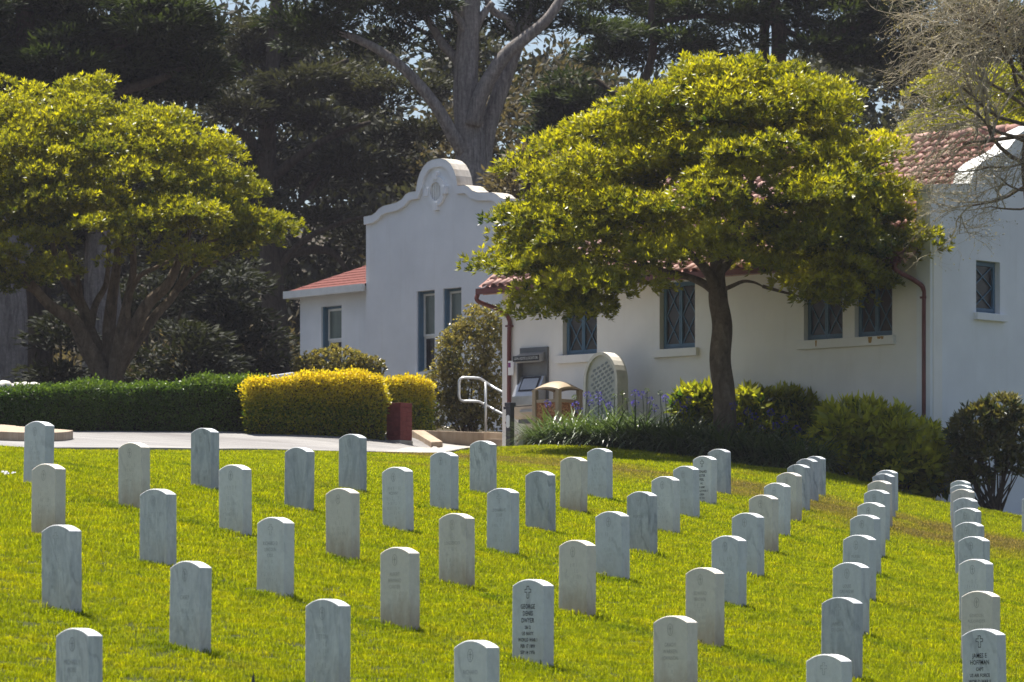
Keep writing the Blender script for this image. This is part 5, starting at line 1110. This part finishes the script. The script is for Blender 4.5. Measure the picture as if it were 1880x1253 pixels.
for pts, r0, dds in [([(1318, 540), (1300, 500), (1265, 465), (1215, 430)], .12, (0, -.2, -.5, -.9)), ([(1320, 535), (1322, 490), (1350, 430), (1380, 360)], .13, (0, 0, .2, .4)), ([(1322, 535), (1345, 525), (1365, 517), (1385, 519), (1400, 526)], .045, (0, -.2, -.3, -.35, -.4)),
                     ([(1316, 540), (1290, 520), (1250, 505), (1180, 490), (1090, 470)], .09, (0, .2, .3, .2, 0)), ([(1318, 530), (1310, 470), (1290, 400), (1250, 300), (1240, 220)], .11, (0, .3, .4, .2, 0)), ([(1322, 500), (1380, 440), (1470, 400), (1580, 380)], .08, (0, -.3, -.6, -.8)),
                     ([(1350, 430), (1380, 330), (1400, 230), (1390, 160)], .07, (.2, 0, -.2, -.3)), ([(1215, 430), (1120, 380), (1020, 360)], .06, (-.9, -1, -.9)), ([(1400, 526), (1450, 540), (1510, 555)], .035, (-.4, -.4, -.3)), ([(1480, 400), (1560, 330), (1640, 290)], .05, (-.6, -.4, -.2))]:
    limb(q, pts, r0, r0 * .35, D1, dds)
q.build('trunk', M['bark_brown'], t1, smooth=True)

# left tree, many-stemmed
D2 = 90.0; b2 = ground_at(195, D2); t2 = empty('left_tree', b2, 'broad many-stemmed yellow-green tree behind the hedge at the left', 'tree')
rows2 = [(150, -10, 60), (160, -30, 240), (190, -50, 270), (220, -80, 310), (245, -110, 350), (265, -130, 395), (300, -150, 445), (350, -160, 495), (400, -165, 525), (440, -160, 528), (475, -150, 480), (505, -130, 330), (530, -110, 60)]
hol2 = lambda px, y, dd: (y < 190 and (75 < px < 115 or 178 < px < 215)) or (y > 425 and 110 < px < 420 and random.random() < .85) or (y > 470 and random.random() < .5) or (230 < y < 420 and random.random() < .12)
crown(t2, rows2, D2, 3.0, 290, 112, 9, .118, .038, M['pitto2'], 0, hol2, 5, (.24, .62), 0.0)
q = MB()
for pts, r0, r1, dds in [([(210, 760), (190, 690), (160, 640), (135, 590), (90, 560), (40, 500)], .26, .08, (0, 0, -.1, -.3, -.5, -.6)), ([(205, 760), (195, 680), (165, 610), (150, 560), (110, 500), (95, 440)], .20, .06, (0, .1, .2, .3, .4, .4)), ([(215, 760), (205, 670), (200, 610), (207, 540), (215, 480), (218, 420)], .2, .06, (0, .1, .1, 0, -.1, -.1)),
                         ([(215, 760), (210, 690), (222, 610), (235, 550), (245, 490), (240, 420)], .16, .05, (0, -.2, -.3, -.3, -.3, -.3)), ([(220, 760), (212, 680), (240, 620), (270, 560), (310, 520), (335, 460), (350, 420)], .2, .05, (0, -.1, -.3, -.5, -.6, -.7, -.7)), ([(222, 760), (216, 690), (250, 630), (285, 580), (320, 540), (350, 480), (380, 430)], .15, .045, (0, .2, .3, .5, .7, .8, .8)),
                         ([(165, 610), (175, 560), (195, 520), (200, 450)], .09, .04, (.2, .3, .5, .6)), ([(135, 590), (70, 540), (20, 510), (-30, 470)], .08, .03, (-.3, 0, .3, .4)), ([(240, 620), (235, 560), (255, 510), (290, 490), (330, 470)], .07, .03, (-.3, -.5, -.7, -.8, -.8)), ([(150, 560), (140, 500), (120, 450)], .07, .03, (.3, 0, -.4)), ([(320, 540), (380, 490), (440, 460)], .05, .02, (.7, .5, .2)), ([(335, 460), (400, 440), (450, 430)], .04, .02, (-.7, -.5, -.4))]:
    limb(q, pts, r0, r1, D2, dds, 8)
q.build('trunk', M['bark_brown'], t2, smooth=True)

# ---- conifers behind: trunk and limbs drawn in photo columns, foliage in flat sprays
M['cyp'] = leaf_mat('cypress_spray', (.010, .018, .008), (.045, .060, .020), (2.2, 2.2, .9), .25, .6, .2)
M['cyp2'] = leaf_mat('hazy_cypress_spray', (.016, .018, .012), (.055, .056, .030), (2.0, 2.0, 1.1), .25, .6, .2)
M['shade'] = leaf_mat('evergreen_shade_tinted', (.008, .011, .007), (.030, .034, .018), (2.0, 2.0, .9), .2, .7, .15)  # evergreen leaves darkened: the shade of the canopy is put into their colour
M['olive'] = leaf_mat('olive_brown_foliage', (.035, .030, .018), (.14, .115, .065), (1.8, 1.7, 1.0), .3, .6, .2)
def sprays(blobs, D, dens, seed, L=.26, W=.055, dr=1.0, up=.25):
    """sprays of foliage inside flat ellipsoids given in photo pixels (px,py,rx,ry[,depth])"""
    rng = np.random.default_rng(seed); P, A, S, T, LL = [], [], [], [], []
    for bl in blobs:
        px, py, rx, ry = bl[:4]; dd = bl[4] if len(bl) > 4 else rng.uniform(-1.2, 1.2); a, b_ = rx / F * D, ry / F * D
        for _ in range(max(2, int(a * b_ * 22.0))):       # sub-plates
            v = rng.normal(size=3); v /= np.linalg.norm(v); rr = rng.uniform(.2, 1) ** .5; c = np.array(at(px, py, D + dd)) + v * np.array([a, (a + b_) / 2 * dr, b_]) * rr
            pr = rng.uniform(.35, .8); n = int(3.6 * dens * pr * pr); d = nrm(rng.normal(size=(n, 3))); r2 = rng.uniform(.2, 1, n)[:, None] ** .6
            P.append(c + d * np.array([pr, pr, pr * .34]) * r2); o = d * np.array([1, 1, .3]) + np.array([v[0] * .6, v[1] * .4, up]); A.append(nrm(o + rng.normal(scale=.4, size=(n, 3))))
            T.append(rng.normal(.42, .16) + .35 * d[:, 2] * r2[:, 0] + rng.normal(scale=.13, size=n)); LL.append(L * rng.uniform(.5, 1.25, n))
    P, A, T, LL = map(np.concatenate, (P, A, T, LL)); S = nrm(np.cross(A, np.array([0, 0, 1.0]) + rng.normal(scale=.45, size=A.shape))); return P, A, S, LL, W * rng.uniform(.7, 1.3, len(P)), T
def conifer(name, label, D, base_px, trunks, blobs, dens, seed, mat, bark, dr=1.0, L=.26, W=.055, split=False):
    g = ground_at(base_px, D); root = empty(name, g, label, 'tree'); q = MB(); first = True
    for pts, r0, r1, dds in trunks:
        if split and not first:
            q2 = MB(); limb(q2, pts, r0, r1, D, dds, 10); q2.build('limb', bark, root, smooth=True)
        else:
            limb(q, pts, r0, r1, D, dds, 12)
        first = False
    q.build('trunk', bark, root, smooth=True)
    if blobs: P, A, S, LL, WW, T = sprays(blobs, D, dens, seed, L, W, dr); leaves('crown', mat, P, A, S, LL, WW, T, root)
    return root
Z5 = (0, 0, 0, 0, 0, 0, 0)
# the tall grey-trunked tree rising behind the mission house
conifer('grey_cypress', 'tall pale-trunked cypress with spreading limbs rising behind the mission parapet', 112.0, 866,
    [([(868, 800), (866, 500), (866, 350), (862, 260), (855, 160), (860, 60), (866, -40)], .50, .24, Z5), ([(878, 700), (885, 420), (884, 320), (895, 240), (925, 150), (950, 80), (985, -20)], .30, .15, (.3, .3, .3, .4, .5, .5, .5)),
     ([(864, 300), (835, 255), (800, 195), (750, 135), (700, 95), (650, 70), (600, 50)], .20, .08, (0, -.3, -.5, -.6, -.7, -.8, -.8)), ([(868, 230), (885, 170), (925, 105), (965, 70), (1005, 35), (1035, -10)], .22, .11, (-.3, -.4, -.6, -.7, -.8, -.8)),
     ([(860, 160), (838, 110), (815, 85), (800, 60), (775, 20), (760, -20)], .15, .08, (0, .2, .3, .4, .4, .4)), ([(850, 140), (825, 90), (810, 75), (780, 60), (740, 40)], .10, .05, (0, .5, .8, 1, 1.2)), ([(862, 90), (850, 50), (838, 30), (815, -10)], .11, .07, (0, -.2, -.3, -.4)),
     ([(950, 60), (930, 35), (905, 20), (890, -10)], .13, .08, (.5, .3, .2, .1)), ([(870, 60), (885, 30), (905, 5)], .12, .08, (0, 0, 0))],
    [(690, 20, 90, 26), (600, 35, 75, 24), (540, 60, 55, 30), (770, 12, 60, 16), (840, 48, 45, 14, .9), (930, 40, 55, 16, .8), (1000, 12, 45, 20), (735, 80, 50, 16), (1060, 30, 40, 20), (650, -20, 220, 30), (900, -25, 180, 24), (640, 90, 50, 18), (1080, 60, 30, 22), (820, 90, 30, 12, 1)], 210, 21, M['cyp'], M['bark_grey'], .8, split=True)
# dark near cypress filling the top left
conifer('dark_cypress', 'dense dark cypress filling the top left corner', 104.0, 60,
    [([(70, 800), (66, 500), (60, 300), (50, 100), (40, -60)], .4, .2, Z5), ([(60, 200), (150, 120), (260, 60), (340, 30)], .22, .07, (0, -.4, -.7, -.9)), ([(60, 250), (160, 190), (280, 150), (350, 120)], .18, .06, (0, -.2, -.4, -.5))],
    [(60, 40, 110, 50), (180, 30, 110, 45), (290, 40, 85, 45), (350, 70, 55, 40), (370, 120, 38, 34), (300, 120, 70, 36), (210, 110, 80, 40), (110, 110, 90, 45), (10, 110, 60, 50), (340, 165, 40, 22), (250, 165, 60, 26), (330, 10, 70, 25), (390, 60, 22, 24), (150, 160, 60, 30), (40, 170, 60, 30), (-40, 60, 60, 90), (200, -25, 220, 30)], 250, 31, M['cyp'], M['bark_dark'])
# hazy cypress between the left tree and the house
conifer('leaning_cypress', 'hazy dark cypress with slanting limbs between left tree and mission house', 122.0, 512,
    [([(512, 800), (508, 640), (500, 520), (495, 380), (490, 250), (500, 120), (510, -40)], .42, .16, Z5), ([(495, 330), (560, 280), (620, 245), (680, 225)], .15, .06, (0, -.5, -.8, -1)), ([(500, 430), (560, 360), (600, 300), (625, 250)], .12, .05, (0, .4, .6, .8)), ([(498, 300), (450, 250), (420, 230)], .18, .08, (0, -.3, -.5)), ([(505, 500), (560, 440), (640, 405), (700, 395)], .11, .04, (0, -.4, -.6, -.8)), ([(505, 470), (600, 460), (640, 500)], .15, .06, (0, .4, .6)), ([(500, 200), (560, 150), (640, 110)], .16, .06, (0, .2, .4))],
    [(480, 110, 60, 40), (560, 150, 60, 34), (440, 190, 50, 40), (520, 210, 50, 26), (600, 220, 60, 30), (640, 300, 60, 30), (470, 290, 60, 40), (570, 330, 60, 30), (700, 270, 50, 28), (520, 60, 70, 34), (620, 140, 70, 30), (700, 170, 60, 30), (590, 400, 50, 24), (640, 430, 50, 24), (480, 380, 50, 30), (740, 330, 40, 26), (450, 70, 50, 40), (780, 250, 40, 30), (760, 160, 50, 26)], 190, 41, M['cyp2'], M['bark_dark'])
# conifer at top right behind the round tree
conifer('double_cypress', 'dark twin-trunked cypress above the dome-crowned tree', 116.0, 1420,
    [([(1425, 800), (1420, 400), (1430, 90), (1424, 30), (1415, -40)], .24, .16, Z5), ([(1405, 800), (1404, 300), (1403, 90), (1404, 20), (1400, -40)], .15, .12, (.5, .5, .5, .5, .5)), ([(1425, 40), (1350, 35), (1280, 30), (1200, 45), (1120, 75)], .11, .04, (0, -.3, -.5, -.7, -.8)), ([(1425, 50), (1480, 70), (1540, 60), (1600, 40)], .1, .04, (0, -.2, -.3, -.3)), ([(1150, 210), (1175, 165), (1190, 130), (1200, 80), (1195, 30), (1200, -20)], .14, .07, (-1, -1, -1, -1, -1, -1))],
    [(1180, 18, 70, 26), (1130, 45, 40, 22), (1260, 20, 60, 20), (1150, 85, 45, 22), (1330, 18, 60, 22), (1240, 55, 50, 12), (1320, 55, 55, 10), (1470, 25, 60, 26), (1540, 40, 70, 36), (1600, 80, 60, 50), (1510, 95, 60, 30), (1640, 30, 60, 40), (1700, 90, 60, 60), (1770, 60, 70, 60), (1850, 80, 70, 70), (1570, -10, 150, 30), (1680, 150, 60, 30), (1300, -20, 200, 18), (1120, 105, 40, 18), (1200, 105, 50, 18), (1290, 92, 50, 14), (1370, 78, 40, 14), (1240, 78, 60, 15), (1100, 10, 55, 22), (1380, 20, 40, 22), (1170, 60, 60, 22)], 210, 51, M['cyp'], M['bark_dark'])
# mid clump, centre right
conifer('bushy_cypress', 'dark bushy young cypress between the pale trunk and the dome-crowned tree', 118.0, 1040,
    [([(1040, 800), (1040, 400), (1045, 260), (1050, 150)], .28, .08, (0, 0, 0, 0)), ([(1160, 190), (1120, 170), (1095, 150), (1075, 150)], .14, .07, (0, 0, 0, 0)), ([(1045, 300), (1010, 240), (985, 210)], .1, .05, (0, -.3, -.4))],
    [(1050, 170, 40, 30), (1020, 200, 40, 34), (1075, 220, 40, 34), (1000, 245, 36, 26), (1045, 260, 44, 26), (1085, 185, 30, 26), (985, 290, 30, 20), (1030, 310, 40, 22)], 260, 61, M['cyp'], M['bark_dark'])
# trunks at the far left
conifer('pale_trunk_tree', 'massive pale grey tree trunk at the left edge', 101.0, 5,
    [([(-2, 780), (4, 690), (8, 600), (6, 520), (-4, 420), (-8, 380), (-10, 330)], .62, .42, Z5), ([(2, 560), (30, 500), (60, 440)], .2, .12, (0, .2, .4))], [(-60, 330, 80, 60), (-40, 420, 70, 40), (60, 420, 50, 30, 1.5)], 200, 71, M['cyp'], M['bark_grey'], split=True)
conifer('broad_trunk_tree', 'wide grey trunk partly hidden behind the many-stemmed left tree', 103.0, 195,
    [([(196, 780), (192, 690), (190, 600), (186, 500), (184, 380), (182, 300), (180, 230)], .62, .2, Z5)], [(200, 380, 90, 40), (120, 440, 60, 30), (280, 430, 60, 30), (340, 470, 50, 24)], 200, 73, M['cyp2'], M['bark_grey'])
# yellow-green tree showing above the roof
t3 = empty('roof_tree', ground_at(1790, 96), 'yellow-green tree crown showing above the tiled roof at right', 'tree')
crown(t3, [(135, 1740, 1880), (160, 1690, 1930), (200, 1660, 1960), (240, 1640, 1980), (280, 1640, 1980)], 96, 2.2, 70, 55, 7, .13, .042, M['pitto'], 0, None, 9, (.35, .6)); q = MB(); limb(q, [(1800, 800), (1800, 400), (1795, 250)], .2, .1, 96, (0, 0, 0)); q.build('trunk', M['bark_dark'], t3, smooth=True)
# understorey bushes in the shade at left
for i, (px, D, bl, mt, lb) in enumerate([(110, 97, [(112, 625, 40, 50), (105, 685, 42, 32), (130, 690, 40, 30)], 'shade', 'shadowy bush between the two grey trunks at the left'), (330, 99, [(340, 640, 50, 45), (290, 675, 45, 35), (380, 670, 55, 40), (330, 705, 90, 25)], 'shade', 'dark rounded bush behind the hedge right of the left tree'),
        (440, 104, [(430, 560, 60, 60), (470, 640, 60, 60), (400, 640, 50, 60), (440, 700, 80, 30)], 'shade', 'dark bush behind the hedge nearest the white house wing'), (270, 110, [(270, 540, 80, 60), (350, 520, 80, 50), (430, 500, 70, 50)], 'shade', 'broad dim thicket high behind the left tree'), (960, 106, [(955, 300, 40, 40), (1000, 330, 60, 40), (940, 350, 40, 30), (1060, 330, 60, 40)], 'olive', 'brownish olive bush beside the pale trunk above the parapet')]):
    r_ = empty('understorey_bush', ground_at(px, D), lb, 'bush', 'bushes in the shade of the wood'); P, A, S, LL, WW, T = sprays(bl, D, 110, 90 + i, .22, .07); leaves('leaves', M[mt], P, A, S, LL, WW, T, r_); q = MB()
    for b_ in bl: limb(q, [(px, 790), ((px + b_[0]) / 2, (760 + b_[1]) / 2), (b_[0], b_[1])], .07, .02, D, (0, .1, 0), 6)
    q.build('stems', M['bark_dark'], r_)
# the wood beyond, read as one mass
def wood(name, D0, D1_, n, top, mat, seed, L, W, label):
    rng = np.random.default_rng(seed); px = rng.uniform(-250, 2150, n); D = rng.uniform(D0, D1_, n); yt = np.interp(px, [t[0] for t in top], [t[1] for t in top]) + 26 * np.sin(px * .035) + 18 * np.sin(px * .09 + 2)
    cell = rng.normal(size=(900, 3)); cpx = rng.uniform(-250, 2150, 900); cy = rng.uniform(0, 1, 900) ** .9; cD = rng.uniform(D0, D1_, 900); k = rng.integers(0, 900, n)
    ct = np.interp(cpx, [t[0] for t in top], [t[1] for t in top]) + 26 * np.sin(cpx * .035) + 18 * np.sin(cpx * .09 + 2); yy = ct[k] + (800 - ct[k]) * cy[k]; Dk = cD[k]
    d = nrm(rng.normal(size=(n, 3))) * np.array([1.3, 1.3, .85]) * rng.uniform(.3, 1, n)[:, None]
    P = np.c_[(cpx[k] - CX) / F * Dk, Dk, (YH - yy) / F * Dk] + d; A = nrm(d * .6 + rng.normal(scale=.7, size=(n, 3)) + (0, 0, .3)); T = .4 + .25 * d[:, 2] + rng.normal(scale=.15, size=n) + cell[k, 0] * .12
    o = leaves(name, mat, P, A, perp(A, rng), L * rng.uniform(.6, 1.3, n), W, T); tag(o, label, 'wood', kind='stuff')
wood('distant_wood', 132, 150, 200000, [(-250, 0), (400, 10), (600, 60), (780, 110), (900, 110), (960, 110), (1010, 100), (1100, 120), (1180, 150), (1300, 140), (1420, 110), (1500, 60), (2150, 40)], M['cyp2'], 5, .34, .15, 'dim dark wood filling the background behind the buildings')
wood('olive_wood', 124, 134, 60000, [(-250, 700), (700, 640), (760, 250), (880, 180), (960, 110), (1010, 80), (1060, 100), (1120, 160), (1200, 220), (1300, 700), (2150, 700)], M['olive'], 6, .26, .11, 'brown-olive scrubby trees in the distance right of the pale trunk')
# bare twiggy tree at the right edge
D4 = 73.2; t4 = empty('bare_tree', ground_at(1905, D4), 'leafless twiggy tree with lichen-pale branches at the right edge', 'tree')
rr = random.Random(4); tw = MB(); tk = MB(); buds = []
def grow(p, d, r, L, depth, mb):
    n = 5; pts = [p]; dd = d.copy()
    for i in range(n):
        dd = (dd + Vector((rr.gauss(0, .20), rr.gauss(0, .16), rr.gauss(0, .16) + (.03 if depth < 2 else -.015)))).normalized(); pts.append(pts[-1] + dd * (L / n))
    mb.tube(pts, taper(r, r * .6, n + 1), 6 if r > .03 else (4 if r > .008 else 3), cap=False)
    if depth >= 5 or r < .0021: buds.append((pts[-1], dd)); return
    kids = 4 if depth < 2 else 3 if depth < 3 else rr.choice((2, 3, 3))
    for k in range(kids):
        i = rr.randint(2, n); a = rr.uniform(0, 6.283); s = Vector((math.cos(a), math.sin(a) * .7, math.sin(a + 1.3) * .8)); nd = (dd * .75 + s * rr.uniform(.45, .95)).normalized()
        grow(pts[i], nd, r * rr.uniform(.5, .68), L * rr.uniform(.60, .82), depth + 1, tw if r < .05 else mb)
trunk = bezier([at(1915, 960, D4), at(1908, 700, D4), at(1897, 480, D4), at(1890, 380, D4), at(1882, 300, D4), at(1890, 200, D4), at(1880, 80, D4)], 5); tk.tube(trunk, taper(.11, .045, len(trunk)), 9)
for i, (s, e, r, L) in enumerate([((1882, 300), (1700, 240), .06, 1.0), ((1890, 250), (1780, 262), .06, .95), ((1888, 200), (1740, 120), .05, 1.0), ((1885, 150), (1760, 40), .05, 1.0), ((1880, 90), (1800, -60), .045, 1.0), ((1885, 120), (1950, 0), .045, .9), ((1886, 350), (1790, 370), .035, .62), ((1888, 380), (1800, 420), .03, .55), ((1884, 230), (1690, 200), .05, 1.05), ((1880, 60), (1740, -30), .045, 1.0), ((1884, 180), (1700, 60), .05, 1.05), ((1884, 300), (1780, 330), .035, .6), ((1886, 140), (1830, 60), .04, .8), ((1884, 90), (1690, 10), .045, 1.1), ((1888, 340), (1770, 400), .04, .8), ((1884, 260), (1700, 170), .05, 1.0)]):
    p = at(*s, D4); d = (at(*e, D4 + rr.uniform(-.8, .8)) - p).normalized(); grow(p, d, r * .68, L * 1.3, 0, tk)
tk.build('trunk', M['bark_brown'], t4, smooth=True); tw.build('twigs', M['twig'], t4, kind='stuff')
M['bud'] = leaf_mat('pale_bud', (.16, .14, .06), (.34, .30, .14), (1.6, 1.5, .8), .3)
if buds:
    P = np.array([b[0] for b in buds]); A = nrm(np.array([b[1] for b in buds]) + RNG.normal(scale=.6, size=(len(buds), 3))); P = np.repeat(P, 2, 0); A = nrm(np.repeat(A, 2, 0) + RNG.normal(scale=.5, size=(len(P), 3))); leaves('buds', M['bud'], P, A, perp(A), .035, .014, RNG.uniform(0, 1, len(P)), t4)
# ------------------------------------------------------------------ thin sunlit air
hz = MB(); hz.hexa([(-960, -340, -30), (960, -340, -30), (960, 1660, -30), (-960, 1660, -30), (-960, -340, 62), (960, -340, 62), (960, 1660, 62), (-960, 1660, 62)])
m, nt, out = node_mat('haze_air'); pv_ = nt.nodes.new('ShaderNodeVolumePrincipled'); pv_.inputs['Color'].default_value = (.88, .86, 1.0, 1); pv_.inputs['Density'].default_value = .00016; pv_.inputs['Anisotropy'].default_value = .35
nt.links.new(pv_.outputs[0], out.inputs['Volume'])
ho = hz.build('haze', m); tag(ho, 'thin bluish haze in the air', 'haze', kind='stuff')
